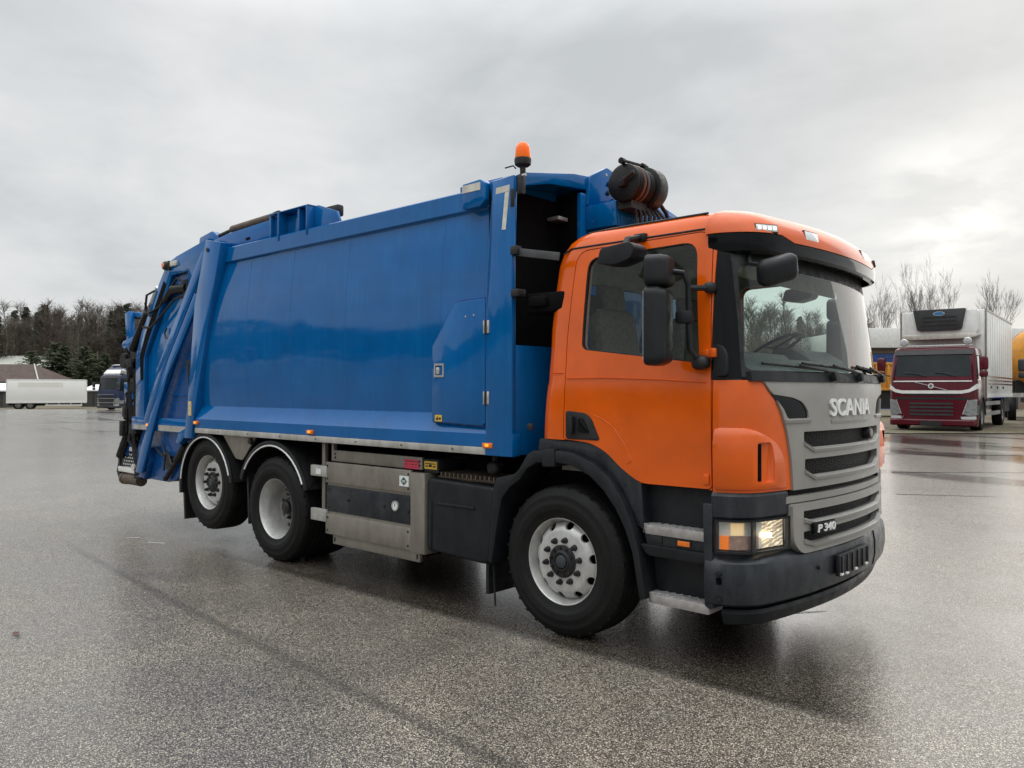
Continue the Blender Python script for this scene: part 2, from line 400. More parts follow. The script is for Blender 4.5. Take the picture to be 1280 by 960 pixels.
def outline(z, w, x0, xr, rf, rr=0.16, k=0.12, nf=14, nc=9, ns=14):
    """plan outline of a cab section: curved front, rounded corners, flat sides; symmetric about y = 0"""
    y1 = w - rf
    for _ in range(6):
        t0 = atan(2 * k * y1); y1 = w - rf + rf * sin(t0)
    half = [(x0 - k * (y1 * i / nf) ** 2, y1 * i / nf) for i in range(nf + 1)]
    px = x0 - k * y1 * y1; cx, cy = px - rf * cos(t0), y1 - rf * sin(t0)
    for i in range(1, nc + 1):
        t = t0 + (pi / 2 - t0) * i / nc; half.append((cx + rf * cos(t), cy + rf * sin(t)))
    for i in range(1, ns + 1): half.append((cx + (xr + rr - cx) * i / ns, w))
    for i in range(1, 6):
        t = pi / 2 * i / 5; half.append((xr + rr - rr * sin(t), w - rr + rr * cos(t)))
    half.append((xr, 0.0))
    return [(x, y, z) for x, y in half] + [(x, -y, z) for x, y in half[-2:0:-1]]

# z, half width, front, rear, front corner radius
CAB = [(1.00, 1.215, 1.500, -0.26, 0.27), (1.10, 1.220, 1.502, -0.25, 0.27), (1.30, 1.222, 1.504, -0.23, 0.27), (1.50, 1.222, 1.502, -0.22, 0.27),
       (1.62, 1.220, 1.501, -0.21, 0.27), (1.70, 1.217, 1.497, -0.20, 0.26), (1.745, 1.214, 1.487, -0.19, 0.25), (1.80, 1.210, 1.473, -0.19, 0.24),
       (1.95, 1.203, 1.452, -0.18, 0.24), (2.10, 1.194, 1.431, -0.18, 0.23), (2.25, 1.182, 1.409, -0.17, 0.23), (2.40, 1.166, 1.387, -0.16, 0.22),
       (2.55, 1.146, 1.365, -0.15, 0.22), (2.64, 1.130, 1.350, -0.12, 0.21), (2.70, 1.112, 1.33, -0.08, 0.20), (2.74, 1.088, 1.30, -0.03, 0.19),
       (2.77, 1.055, 1.22, 0.03, 0.18), (2.79, 1.000, 1.12, 0.10, 0.18), (2.80, 0.90, 1.0, 0.20, 0.18)]
def shell(off, zlo=None, zhi=None):
    rings = []
    secs = CAB
    def at_z(z):
        for a, b in zip(secs, secs[1:]):
            if a[0] <= z <= b[0]:
                t = (z - a[0]) / (b[0] - a[0]); return tuple(p + (q - p) * t for p, q in zip(a, b))
        return secs[0] if z < secs[0][0] else secs[-1]
    zs = [s[0] for s in secs]
    lo = zs[0] if zlo is None else zlo; hi = zs[-1] if zhi is None else zhi
    zs = [lo] + [z for z in zs if lo + 0.004 < z < hi - 0.004] + [hi]
    for z in zs:
        s = at_z(z)
        rings.append(outline(z, s[1] + off, s[2] + off, s[3] - off, max(0.06, s[4] + off), 0.16))
    return MB().loft(rings).mesh('shell')

S0 = shell(0.0); SIN = shell(-0.045, 1.02, 2.755)
wall = cut(S0, SIN)
# outlines in side view (x, z)
WIN = rounded([(0.165, 1.955), (0.180, 2.575), (1.000, 2.590), (1.050, 1.845)], [0.05, 0.09, 0.10, 0.03])
DOOR = rounded([(0.030, 1.350), (0.045, 2.020), (0.085, 2.630), (1.040, 2.642), (1.098, 2.600), (1.128, 1.700), (1.135, 1.100), (0.640, 1.098), (0.500, 1.180), (0.375, 1.285), (0.250, 1.335)],
               [0.02, 0, 0.10, 0.05, 0.03, 0, 0.03, 0.06, 0.1, 0.1, 0.05])
def grow(poly, d):
    cx = sum(p[0] for p in poly) / len(poly); out = []
    n = len(poly)
    for i in range(n):
        a = Vector(poly[i - 1]); p = Vector(poly[i]); b = Vector(poly[(i + 1) % n])
        t = (b - a); t = t.normalized() if t.length > 1e-9 else Vector((1, 0))
        out.append((p.x + t.y * d, p.y - t.x * d))
    area = sum(poly[i - 1][0] * poly[i][1] - poly[i][0] * poly[i - 1][1] for i in range(n))
    if area < 0:
        out = [(2 * p[0] - q[0], 2 * p[1] - q[1]) for p, q in zip(poly, out)]
    return out
LOWCUT = [(-0.4, 0.9), (-0.4, 1.345), (0.255, 1.345), (0.375, 1.290), (0.500, 1.185), (0.640, 1.098), (1.6, 1.092), (1.6, 0.9)]
RWIN = rounded([(-0.95, 1.98), (-0.95, 2.46), (0.95, 2.46), (0.95, 1.98)], 0.06)
body = cut(wall, pris(LOWCUT, 'y', -2, 2), pris(grow(DOOR, 0.006), 'y', -2, -1.0), pris(grow(DOOR, 0.006), 'y', 1.0, 2),
           pris(RWIN, 'x', -1, 0.0), bx(1.126, 2.0, -2, 2, 1.743, 2.60), bx(1.137, 2.0, -2, 2, 0.9, 1.75))
# side crease on the rear corner and a shallow panel joint
link('cab_shell', body, 'orange', TRUCK, 30)
# dark lining inside, so that the joints read as gaps
lin = cut(shell(-0.046, 1.11, 2.74), shell(-0.075, 1.13, 2.71), pris(LOWCUT, 'y', -2, 2), pris(RWIN, 'x', -1, 0.05), pris(grow(WIN, 0.01), 'y', -2, 2), bx(1.10, 2, -2, 2, 0.9, 2.62))
link('cab_lining', lin, 'trim', TRUCK)
link('rear_window', meet(cut(shell(-0.016), shell(-0.021)), pris(grow(RWIN, 0.01), 'x', -1, 0.0)), 'glass_side', TRUCK)
door = cut(meet(wall, pris(DOOR, 'y', -2, -1.0)), pris(WIN, 'y', -2, 2))
DR = link('cab_door', door, 'orange', TRUCK, 30)
DL = link('cab_door', mirror_y(door), 'orange', TRUCK, 30)
pane = meet(cut(shell(-0.016), shell(-0.021)), pris(grow(WIN, 0.012), 'y', -2, -0.9))
link('door_window', pane, 'glass_side', DR); link('door_window', mirror_y(pane), 'glass_side', DL)
gask = meet(cut(shell(-0.004), shell(-0.03)), cut(pris(grow(WIN, 0.004), 'y', -2, -0.9), pris(grow(WIN, -0.006), 'y', -3, 0)))
link('window_seal', gask, 'black', DR); link('window_seal', mirror_y(gask), 'black', DL)
# door grip in its black recess
for sgn, D in ((-1, DR), (1, DL)):
    gp = [(0.050, 1.352), (0.050, 1.545), (0.215, 1.530), (0.262, 1.50), (0.335, 1.352)]
    MB().prism(rounded(gp, 0.025, 3), 'y', sgn * 1.19, sgn * 1.229).build('grip_recess', 'black', D, 0.004)
    MB().prism(rounded([(0.085, 1.39), (0.10, 1.51), (0.13, 1.51), (0.13, 1.39)], 0.012, 3), 'y', sgn * 1.2, sgn * 1.262).build('door_handle', 'plastic', D, 0.006)
    MB().prism(rounded([(0.16, 1.40), (0.165, 1.50), (0.20, 1.495), (0.255, 1.40)], 0.012, 3), 'y', sgn * 1.2, sgn * 1.238).build('grip_plate', 'gloss', D, 0.004)
    # pressed swage line along the door
    sw = meet(shell(0.006), pris([(0.20, 1.745), (1.11, 1.70), (1.11, 1.725), (0.20, 1.775)], 'y', sgn * 1.0, sgn * 2))
    b = MB()
    for z in (1.895, 1.16): b.box(1.085, 1.125, sgn * 1.2, sgn * 1.235, z - 0.035, z + 0.03)
    b.box(1.125, 1.175, sgn * 1.2, sgn * 1.245, 1.875, 1.93)
    b.each('door_hinge', 'orange', D, 0.008)
    MB().tube([(0.285, sgn * 1.2215, 1.515), (0.36, sgn * 1.2225, 1.49), (0.44, sgn * 1.2225, 1.44), (0.52, sgn * 1.2225, 1.34), (0.575, sgn * 1.2225, 1.235), (0.545, sgn * 1.2225, 1.215)], 0.0032, 6).build('door_crease', 'orange', D)
    MB().tube([(0.05, sgn * 1.2195, 1.762), (0.35, sgn * 1.2195, 1.765), (0.8, sgn * 1.2195, 1.748), (1.10, sgn * 1.2195, 1.728)], 0.0035, 6).build('door_crease', 'orange', D)
    MB().tube([(-0.10, sgn * 1.2145, 1.80), (-0.05, sgn * 1.2145, 1.80), (0.02, sgn * 1.2145, 1.80)], 0.003, 6).build('cab_crease', 'orange', TRUCK)
# rain gutter over the door
for sgn in (-1, 1):
    MB().tube([(-0.04, sgn * 1.133, 2.625), (0.02, sgn * 1.1265, 2.658), (0.30, sgn * 1.1265, 2.660), (0.7, sgn * 1.1265, 2.660), (1.06, sgn * 1.1265, 2.660)], 0.0065, 6).build('rain_gutter', 'black', TRUCK)
MB().tube([(0.12, -1.055, 2.762), (0.45, -1.062, 2.768), (0.95, -1.062, 2.768), (1.03, -1.062, 2.768)], 0.008, 6).build('roof_trim', 'black', TRUCK)

# ---- lower front corner panels, with the air deflector bulge
GR = [(-1.04, 1.745), (-1.00, 1.69), (-0.945, 1.645), (-0.885, 1.55), (-0.835, 1.43), (-0.795, 1.25), (-0.778, 1.08)]
front_poly = GR + [(-y, z) for y, z in GR[::-1]]
edge_poly = grow(front_poly, 0.005)
cp = cut(meet(cut(shell(0.0), shell(-0.04, 1.0, 1.79)), bx(1.143, 2, -2, 0, 1.085, 1.742)), pris(edge_poly, 'x', 0.5, 3))
CPn = link('corner_panel', cp, 'orange', TRUCK, 30); CPf = link('corner_panel', mirror_y(cp), 'orange', TRUCK, 30)
bul_r = []
for z, off in ((1.098, -0.01), (1.105, 0.016), (1.13, 0.030), (1.36, 0.034), (1.42, 0.026), (1.455, 0.008), (1.475, -0.012)):
    s = next(tuple(p + (q - p) * ((z - a[0]) / (b[0] - a[0])) for p, q in zip(a, b)) for a, b in zip(CAB, CAB[1:]) if a[0] <= z <= b[0])
    bul_r.append(outline(z, s[1] + off, s[2] + off, -0.3, s[4] + off))
bulge = MB().loft(bul_r).mesh('bulge')
slope = [(1.158, 1.0), (1.158, 1.475), (1.30, 1.47), (1.365, 1.44), (1.40, 1.38), (1.418, 1.28), (1.425, 1.0)]
slot_cut = MB()
slot_cut.obox((1.400, -1.055, 1.262), (0.66, -0.75, 0), (0.75, 0.66, 0), (0, 0, 1), 0.10, 0.12, 0.235)
bul = cut(meet(bulge, pris(rounded(slope, [0, 0.03, 0.03, 0.05, 0.05, 0.04, 0]), 'y', -2, -0.5)), pris(edge_poly, 'x', 0.5, 3), shell(-0.03, 1.0, 1.8), slot_cut.mesh('slot', 0.015))
link('air_deflector', bul, 'orange', CPn, 40); link('air_deflector', mirror_y(bul), 'orange', CPf, 40)
for sgn, CP in ((-1, CPn), (1, CPf)):
    MB().obox((1.362, sgn * 1.088, 1.262), (0.62, sgn * 0.78, 0), (0.78, -sgn * 0.62, 0), (0, 0, 1), 0.035, 0.030, 0.215).build('air_slot', 'void', CP)

# ---- windscreen, black corner covers, cowl
scr = cut(shell(-0.004), shell(-0.010))
SCR = [(-1.142, 1.76), (-1.088, 2.60), (1.088, 2.60), (1.142, 1.76)]
ws = meet(scr, bx(0.9, 2, -1.3, 1.3, 1.745, 2.58), pris(SCR, 'x', 0.9, 3))
link('windscreen', ws, 'glass_front', TRUCK, 40)
frame = cut(meet(cut(shell(-0.003), shell(-0.03)), bx(0.9, 2, -1.3, 1.3, 1.745, 2.58), pris(grow(SCR, 0.0), 'x', 0.9, 3)),
            pris(rounded([(-1.120, 1.80), (-1.072, 2.43), (1.072, 2.43), (1.120, 1.80)], 0.05), 'x', 0.5, 3))
link('windscreen_border', frame, 'black', TRUCK)
cc = cut(meet(cut(shell(0.001), shell(-0.03)), bx(1.131, 2, -2, 0, 1.748, 2.60)), pris(grow(SCR, 0.003), 'x', 0.5, 3))
link('corner_cover', cc, 'gloss', TRUCK); link('corner_cover', mirror_y(cc), 'gloss', TRUCK)
for sgn in (-1, 1):   # black air guide standing beside the screen
    MB().prism(rounded([(1.150, 1.765), (1.152, 1.955), (1.205, 1.945), (1.232, 1.90), (1.236, 1.765)], 0.025, 3), 'y', sgn * 1.19, sgn * 1.232).build('air_guide', 'plastic', TRUCK, 0.012)
cowl = meet(cut(shell(0.024, 1.65, 1.86), shell(-0.03, 1.6, 1.9)), bx(1.15, 2, -1.12, 1.12, 1.737, 1.792))
link('cowl', cowl, 'plastic', TRUCK)
def fx(y, z, off=0.0):
    for a, b in zip(CAB, CAB[1:]):
        if a[0] <= z <= b[0]: return a[2] + (b[2] - a[2]) * (z - a[0]) / (b[0] - a[0]) - 0.12 * y * y + off
    return CAB[-1][2]
for y0, y1, dz in ((-0.30, -1.02, 0.012), (0.15, -0.62, 0.02), (0.90, 0.22, 0.02)):   # three wipers lying along the bottom of the screen
    w = empty('wiper', (0, 0, 0)); w.parent = TRUCK
    arm = [(fx(y0, 1.77, 0.04), y0, 1.775), (fx(y0 - 0.02, 1.79, 0.055), y0 - 0.03, 1.80), (fx((y0 + y1) / 2, 1.82, 0.03), (y0 + y1) / 2 - 0.03, 1.825 + dz)]
    MB().tube(arm, 0.012, 6, 0.008).build('wiper_arm', 'black', w)
    bl = [(fx(y0 + (y1 - y0) * t, 1.80 + dz + 0.03 * t, 0.014), y0 + (y1 - y0) * t, 1.80 + dz + 0.03 * t) for t in (0.02, 0.25, 0.5, 0.75, 1.0)]
    MB().tube(bl, 0.010, 5).build('wiper_blade', 'black', w)
    MB().lathe([(0, 0.02), (0.028, 0.018), (0.034, 0.0), (0.034, -0.06), (0, -0.06)], (fx(y0, 1.77, 0.045), y0, 1.775), 'x', 14).build('wiper_hub', 'plastic', w)

# ---- upper grille panel
SIL = cut(shell(0.014, 1.0, 1.80), shell(-0.03, 0.9, 1.9))
def trap(y, zt, zb, c=0.10, m=0.055):   # slot shape: cut-off lower corners
    return rounded([(-y, zt), (y, zt), (y, zb + m), (y - c, zb), (-y + c, zb), (-y, zb + m)], 0.012, 3)
slots = [trap(0.67, 1.430, 1.327, 0.11, 0.045), trap(0.66, 1.262, 1.156, 0.11, 0.045), [(-0.60, 1.095), (0.60, 1.095), (0.60, 1.052), (-0.60, 1.052)]]
EYE_N = rounded([(-0.975, 1.660), (-0.78, 1.640), (-0.675, 1.612), (-0.618, 1.555), (-0.612, 1.510), (-0.83, 1.512), (-0.875, 1.575)], [0.01, 0.02, 0.06, 0.03, 0.015, 0.02, 0.02], 4)
eyes = [EYE_N, [(-y, z) for y, z in EYE_N[::-1]]]
up = meet(SIL, pris(front_poly, 'x', 0.5, 3), bx(0.5, 3, -2, 2, 1.045, 1.738))
lowtrim = [(-0.835, 1.006), (-0.835, 1.062), (0.835, 1.062), (0.835, 1.006)]
up = cut(up, *[pris(s, 'x', 0.5, 3) for s in slots[:2] + eyes])
GRP = link('upper_grille', up, 'silver', TRUCK, 30)
strip = cut(meet(cut(shell(0.006, 0.98, 1.2), shell(-0.03, 0.9, 1.3)), bx(1.2, 3, -0.835, 0.835, 1.002, 1.043)), )
link('grille_lower_strip', strip, 'silver', GRP)
# ledges under each slot catch the light
def ledge(pts, off0, off1, parent):
    b = MB()
    for (ya, za), (yb, zb) in zip(pts, pts[1:]):
        n = max(1, int(abs(yb - ya) / 0.12)); rings = []
        for i in range(n + 1):
            t = i / n; y = ya + (yb - ya) * t; z = za + (zb - za) * t
            rings.append([(fx(y, 1.3, off0), y, z + 0.005), (fx(y, 1.3, off1), y, z - 0.008), (fx(y, 1.3, off1 - 0.004), y, z - 0.026), (fx(y, 1.3, off0), y, z - 0.030)])
        b.loft(rings)
    return b.build('slot_ledge', 'silver', parent, 0.0, angle=50)
for y, zb in ((0.67, 1.327), (0.66, 1.156)):
    ledge([(-y, zb + 0.045), (-y + 0.11, zb), (y - 0.11, zb), (y, zb + 0.045)], 0.0, 0.026, GRP)
ledge([(-0.33, 1.497), (0.33, 1.497)], 0.0, 0.020, GRP)
for s in (-1, 1): ledge([(s * 0.86, 1.512), (s * 0.60, 1.512)], -0.01, 0.024, GRP)
mesh_back = meet(cut(shell(-0.030, 1.0, 1.7), shell(-0.036, 0.9, 1.8)), bx(1.2, 3, -0.75, 0.75, 1.04, 1.46))
def grille_mesh_mat():
    m, t, b, pos, ob = new_mat('black_grille_mesh')
    v = N(t, 'ShaderNodeTexVoronoi'); v.inputs['Scale'].default_value = 75.0
    t.links.new(pos, v.inputs['Vector'])
    put(t, b, 'Base Color', ramp(t, v.outputs['Distance'], [(0.2, (0.002, 0.002, 0.002)), (0.55, (0.007, 0.007, 0.007))])); put(t, b, 'Roughness', 0.6); put(t, b, 'Specular IOR Level', 0.2)
    bump(t, b, v.outputs['Distance'], 0.8, 0.006); return m
M['mesh'] = grille_mesh_mat()
link('grille_mesh', mesh_back, 'mesh', GRP)
for e in eyes:
    em = meet(cut(shell(0.004, 1.4, 1.7), shell(-0.02, 1.3, 1.75)), pris(e, 'x', 0.5, 3))
    link('dark_inlet', em, 'gloss', GRP)
# small round badge at the right end of the top slot
bd = Vector((fx(0.43, 1.385, 0.0), 0.43, 1.385))
MB().lathe([(0, 0.020), (0.036, 0.018), (0.042, 0.008), (0.042, -0.04), (0, -0.04)], bd, 'x', 20).build('round_badge', 'plastic', GRP)
MB().lathe([(0.0, 0.0245), (0.028, 0.0235), (0.028, 0.015), (0, 0.015)], bd, 'x', 16).build('badge_centre', 'steel', GRP)

def text_mesh(s, size, depth, bold=0.0, shear=0.0, spacing=1.0):
    cu = bpy.data.curves.new('text', 'FONT'); cu.body = s; cu.size = size; cu.extrude = depth / 2; cu.align_x = 'CENTER'; cu.align_y = 'CENTER'
    cu.offset = bold; cu.shear = shear; cu.space_character = spacing; cu.resolution_u = 4
    o = bpy.data.objects.new('text', cu); COL.objects.link(o)
    dg = bpy.context.evaluated_depsgraph_get(); dg.update()
    me = bpy.data.meshes.new_from_object(o.evaluated_get(dg)); bpy.data.objects.remove(o); return me
def fit_text(me, w, h, fn):
    """scale the flat text to w x h and lay it on the surface fn(u, v, depth)"""
    xs = [v.co.x for v in me.vertices]; ys = [v.co.y for v in me.vertices]; x0, x1, y0, y1 = min(xs), max(xs), min(ys), max(ys)
    for v in me.vertices:
        v.co = fn((v.co.x - (x0 + x1) / 2) / (x1 - x0) * w, (v.co.y - (y0 + y1) / 2) / (y1 - y0) * h, v.co.z)
    return me
tm = fit_text(text_mesh('SCANIA', 0.2, 0.014, 0.0035, 0, 1.03), 0.72, 0.112, lambda u, v, d: (fx(u, 1.575, 0.022 + d), u, 1.575 + v))
link('raised_lettering', tm, 'letters', GRP, 30)

# ---- sun visor: orange upper fairing with lamps, black lower visor
VIS = [(2.498, 1.125, 1.462, 0.34), (2.512, 1.140, 1.474, 0.34), (2.56, 1.150, 1.479, 0.34), (2.62, 1.152, 1.476, 0.34), (2.67, 1.146, 1.460, 0.34), (2.715, 1.132, 1.426, 0.34), (2.755, 1.104, 1.370, 0.33), (2.785, 1.055, 1.29, 0.31), (2.802, 0.97, 1.18, 0.28)]
def visor(off, lo, hi):
    return MB().loft([outline(z, w + off, x0 + off, 0.9, rf + off, 0.05) for z, w, x0, rf in VIS if lo <= z <= hi]).mesh('visor')
vs_in = MB().loft([outline(z, 1.118, 1.44, 0.8, 0.33, 0.05) for z in (2.40, 2.55, 2.60)]).mesh('vin')
vfull = cut(visor(0, 2.4, 2.9), vs_in)
split = [(-1.3, 2.622), (-0.83, 2.622), (-0.70, 2.586), (0.70, 2.586), (0.83, 2.622), (1.3, 2.622), (1.3, 3.0), (-1.3, 3.0)]
vtop = cut(meet(vfull, pris(split, 'x', 0.5, 3), pris(rounded([(1.055, 2.3), (1.055, 2.70), (1.12, 2.84), (3, 2.84), (3, 2.3)], [0, 0.06, 0.04, 0, 0]), 'y', -2, 2)), S0)
VT = link('roof_fairing', vtop, 'orange', TRUCK, 28)
vlow = cut(meet(vfull, bx(1.075, 3, -2, 2, 2.3, 3)), pris(grow(split, 0.006), 'x', 0.5, 3), S0)
VL = link('sun_visor', vlow, 'gloss', TRUCK, 28)
under = cut(MB().loft([outline(z, 1.09, 1.435, 0.95, 0.33, 0.05) for z in (2.535, 2.56)]).mesh('u'), S0)
link('visor_underside', under, 'void', VL)
def vx(y): return 1.470 - 0.12 * y * y
for s in (-1, 1):
    y = s * 0.48; nrm = Vector((1, 0.24 * y, 0.22)).normalized(); ty = Vector((-0.24 * y, 1, 0)).normalized(); up_ = nrm.cross(ty)
    c = Vector((vx(y) - 0.019, y, 2.650))
    b = MB(); b.obox(c, nrm, ty, up_, 0.03, 0.175, 0.075); F = b.build('lamp_frame', 'black', VT, 0.006)
    MB().obox(c + nrm * 0.004, nrm, ty, up_, 0.03, 0.158, 0.060).build('roof_lamp', 'lens_bright', F, 0.006)
    # four-diode lamp on the rounded corner
    c = Vector((1.338, s * 0.937, 2.648)); nrm = Vector((0.86, s * 0.47, 0.17)).normalized(); ty = Vector((0, 0, 1)).cross(nrm).normalized(); up_ = nrm.cross(ty)
    F = MB().obox(c, nrm, ty, up_, 0.03, 0.165, 0.056).build('led_frame', 'black', VT, 0.005)
    MB().obox(c + nrm * 0.004, nrm, ty, up_, 0.03, 0.153, 0.042).build('led_glass', 'bright', F, 0.004)
    for k in range(4):
        q = c + nrm * 0.0195 + ty * (k - 1.5) * 0.036
        MB().obox(q, nrm, ty, up_, 0.004, 0.020, 0.020).build('led', 'led', F)

# ---- lower front: dark band, headlamps, lower grille, bumper
def low(off, zlo, zhi, x0=1.515, w=1.245, rf=0.26, chamfer=0.0):
    rings = [outline(zlo, w + off - chamfer, x0 + off - chamfer, 0.4, rf + off), outline(zlo + 0.02 if chamfer else zlo + 0.01, w + off, x0 + off, 0.4, rf + off),
             outline(zhi - 0.02 if chamfer else zhi - 0.01, w + off, x0 + off, 0.4, rf + off), outline(zhi, w + off - chamfer, x0 + off - chamfer, 0.4, rf + off)]
    return MB().loft(rings).mesh('low')
core = meet(MB().loft([outline(z, 1.17, 1.41, 0.4, 0.24) for z in (0.44, 1.10)]).mesh('core'), bx(1.13, 3, -2, 2, 0.3, 1.095))
link('front_core', core, 'black', TRUCK)
band = cut(meet(low(-0.012, 0.925, 1.085, chamfer=0.012), bx(1.14, 3, -2, 2, 0.9, 1.2)), bx(1, 3, -0.812, 0.812, 0.9, 1.2), low(-0.10, 0.5, 1.3))
for ya, yb_ in ((-2, 0), (0, 2)): link('headlamp_brow', meet(band, bx(0, 3, ya, yb_, 0, 2)), 'bumper', TRUCK, 30)
seam = meet(low(-0.004, 0.955, 0.985, chamfer=0.006), bx(1.145, 3, -2, 2, 0.9, 1.2)); seam = cut(seam, bx(1, 3, -0.815, 0.815, 0.9, 1.2), low(-0.1, 0.5, 1.3))
for ya, yb_ in ((-2, 0), (0, 2)): link('brow_lip', meet(seam, bx(0, 3, ya, yb_, 0, 2)), 'bumper', TRUCK, 30)
for sgn in (-1, 1):
    yb = (-2, -0.80) if sgn < 0 else (0.80, 2)
    H = link('headlamp', cut(meet(low(-0.076, 0.735, 0.925), bx(1.165, 3, *yb, 0.7, 1.0)), low(-0.11, 0.6, 1.1)), 'black', TRUCK)
    ydir = sgn
    # white reflector bowl with a lit bulb at the front, indicator chambers round the corner
    refl = meet(cut(low(-0.055, 0.75, 0.91), low(-0.075, 0.70, 0.95)), bx(1.165, 3, *yb, 0.75, 0.91))
    link('reflector', meet(refl, bx(1.340, 3, *yb, 0.7, 1)), 'fluted', H)
    link('indicator_chamber', meet(refl, bx(1.165, 1.342, *yb, 0.7, 1)), 'lens_bright', H)
    c = Vector((1.360, sgn * 0.975, 0.828)); n = Vector((0.8, sgn * 0.6, 0)).normalized()
    MB().obox(c + n * 0.006, n, n.cross(Vector((0, 0, 1))), (0, 0, 1), 0.012, 0.06, 0.03).build('lamp_bulb', 'lit_lamp', H, 0.005)
    ch = cut(low(-0.040, 0.752, 0.905), low(-0.054, 0.7, 0.95))
    link('indicator_lens', meet(ch, bx(1.178, 1.225, *yb, 0.752, 0.83)), 'glow_amber', H)
    link('side_lens', meet(ch, bx(1.228, 1.335, *yb, 0.752, 0.830)), 'side_lens', H)
    link('position_lamp', meet(ch, bx(1.235, 1.29, *yb, 0.836, 0.905)), 'glow_yellow', H)
    link('headlamp_glass', meet(cut(low(-0.008, 0.738, 0.922), low(-0.014, 0.7, 0.96)), bx(1.168, 3, *yb, 0.738, 0.922), (bx(1, 3, -2, -0.806, 0, 2) if sgn < 0 else bx(1, 3, 0.806, 2, 0, 2))), 'glass_lens', H)
    fr = cut(meet(cut(low(-0.006, 0.732, 0.928), low(-0.03, 0.7, 0.98)), bx(1.163, 3, *yb, 0.7, 1)), pris([(1.172, 0.744), (1.172, 0.917), (1.338, 0.917), (1.338, 0.744)], 'y', -3, 3), bx(1.344, 3, *((-2, -0.816) if sgn < 0 else (0.816, 2)), 0.744, 0.917))
    link('lamp_frame', fr, 'plastic', H)
# lower grille
lg = [(-0.805, 0.995), (0.805, 0.995), (0.79, 0.76), (0.70, 0.690), (-0.70, 0.690), (-0.79, 0.76)]
lgm = meet(cut(low(0.012, 0.66, 1.02), low(-0.05, 0.6, 1.1)), pris(rounded(lg, [0.015, 0.015, 0.05, 0.04, 0.04, 0.05]), 'x', 0.5, 3))
s3 = rounded([(-0.69, 0.948), (0.69, 0.948), (0.69, 0.922), (0.58, 0.880), (-0.58, 0.880), (-0.69, 0.902)], 0.01, 3)
s4 = rounded([(-0.69, 0.822), (0.69, 0.822), (0.69, 0.792), (0.58, 0.748), (-0.58, 0.748), (-0.69, 0.775)], 0.01, 3)
lgm = cut(lgm, pris(s3, 'x', 0.5, 3), pris(s4, 'x', 0.5, 3))
LGR = link('lower_grille', lgm, 'silver', TRUCK, 30)
def lx(y, off=0.0): return 1.515 - 0.12 * y * y + off
def fxl(y, z, off): return lx(y, off)
fx_keep = fx
fx = lambda y, z, off=0.0: lx(y, off)
ledge([(-0.69, 0.905), (-0.58, 0.880), (0.58, 0.880), (0.69, 0.922)], 0.0, 0.026, LGR)
ledge([(-0.69, 0.778), (-0.58, 0.748), (0.58, 0.748), (0.69, 0.792)], 0.0, 0.026, LGR)
fx = fx_keep
link('grille_mesh', meet(cut(low(-0.035, 0.7, 1.0), low(-0.042, 0.6, 1.1)), bx(1.2, 3, -0.76, 0.76, 0.71, 0.985)), 'mesh', LGR)
PL = Vector((lx(-0.5, 0.035), -0.5, 0.838)); ny = Vector((1, 0.24 * -0.5, 0)).normalized(); ty = Vector((-0.24 * -0.5, 1, 0)).normalized()
MN = MB().obox(PL, ny, ty, (0, 0, 1), 0.03, 0.27, 0.072).build('name_plate', 'gloss', LGR, 0.012)
tm = fit_text(text_mesh('P 340', 0.1, 0.008, 0.002, 0.12), 0.215, 0.048, lambda u, v, d: PL + ny * (0.018 + d) + ty * u + Vector((0, 0, v)))
link('raised_lettering', tm, 'letters', MN, 30)
# bumper: two rounded corner pieces and a slightly recessed centre piece
def bump_loft(off):
    return MB().loft([outline(z, w + off, x0 + off, 0.5, 0.30 + off) for z, w, x0 in ((0.418, 1.215, 1.485), (0.440, 1.248, 1.520), (0.52, 1.262, 1.535), (0.62, 1.260, 1.533), (0.675, 1.248, 1.522), (0.700, 1.228, 1.50), (0.722, 1.20, 1.47), (0.728, 1.15, 1.42))]).mesh('bl')
B0 = cut(bump_loft(0), MB().loft([outline(z, 1.14, 1.40, 0.3, 0.24) for z in (0.3, 0.70)]).mesh('bi'))
cn = cut(meet(B0, bx(1.108, 3, -2, -0.505, 0, 2)), MB().box(1.0, 1.196 + 0.03, -1.32, -1.2, 0.548, 0.598).mesh('hole', 0.012) if False else pris(rounded([(1.178, 0.552), (1.178, 0.598), (1.214, 0.598), (1.214, 0.552)], 0.014, 3), 'y', -2, -1.2))
BM = link('bumper_corner', cn, 'bumper', TRUCK, 30); link('bumper_corner', mirror_y(cn), 'bumper', TRUCK, 30)
b = MB()
for z in (0.618, 0.468): b.lathe([(0, -0.012), (0.014, -0.012), (0.016, 0.0), (0.016, 0.02), (0, 0.02)], (1.20, -1.262, z), 'y', 12)
b.lathe([(0, 0.012), (0.013, 0.01), (0.013, -0.02), (0, -0.02)], (lx(-0.53, 0.018), -0.535, 0.585), 'x', 12)
b.each('bumper_bolt', 'plastic', BM)
mid = cut(meet(cut(bump_loft(-0.006), MB().loft([outline(z, 1.1, 1.38, 0.3, 0.24) for z in (0.3, 0.70)]).mesh('bi')), bx(1.1, 3, -0.497, 0.497, 0, 2)), bx(1.1, 3, -0.44, 0.44, 0.690, 0.80))
BC = link('bumper_centre', mid, 'bumper', TRUCK, 30)
b = MB(); b.box(1.525, 1.556, -0.33, 0.21, 0.50, 0.635)
NP = b.build('number_plate_holder', 'black', BC, 0.006)
for k in range(6):
    y = -0.295 + k * 0.094
    MB().box(1.553, 1.564, y - 0.012, y + 0.012, 0.51, 0.626).build('holder_rib', 'plastic', NP, 0.003)
b = MB()
for y, z in ((-0.31, 0.515), (-0.22, 0.51), (-0.06, 0.512), (0.14, 0.515)): b.box(1.556, 1.568, y - 0.02, y + 0.02, z - 0.006, z + 0.006)
b.each('holder_clip', 'letters', NP)
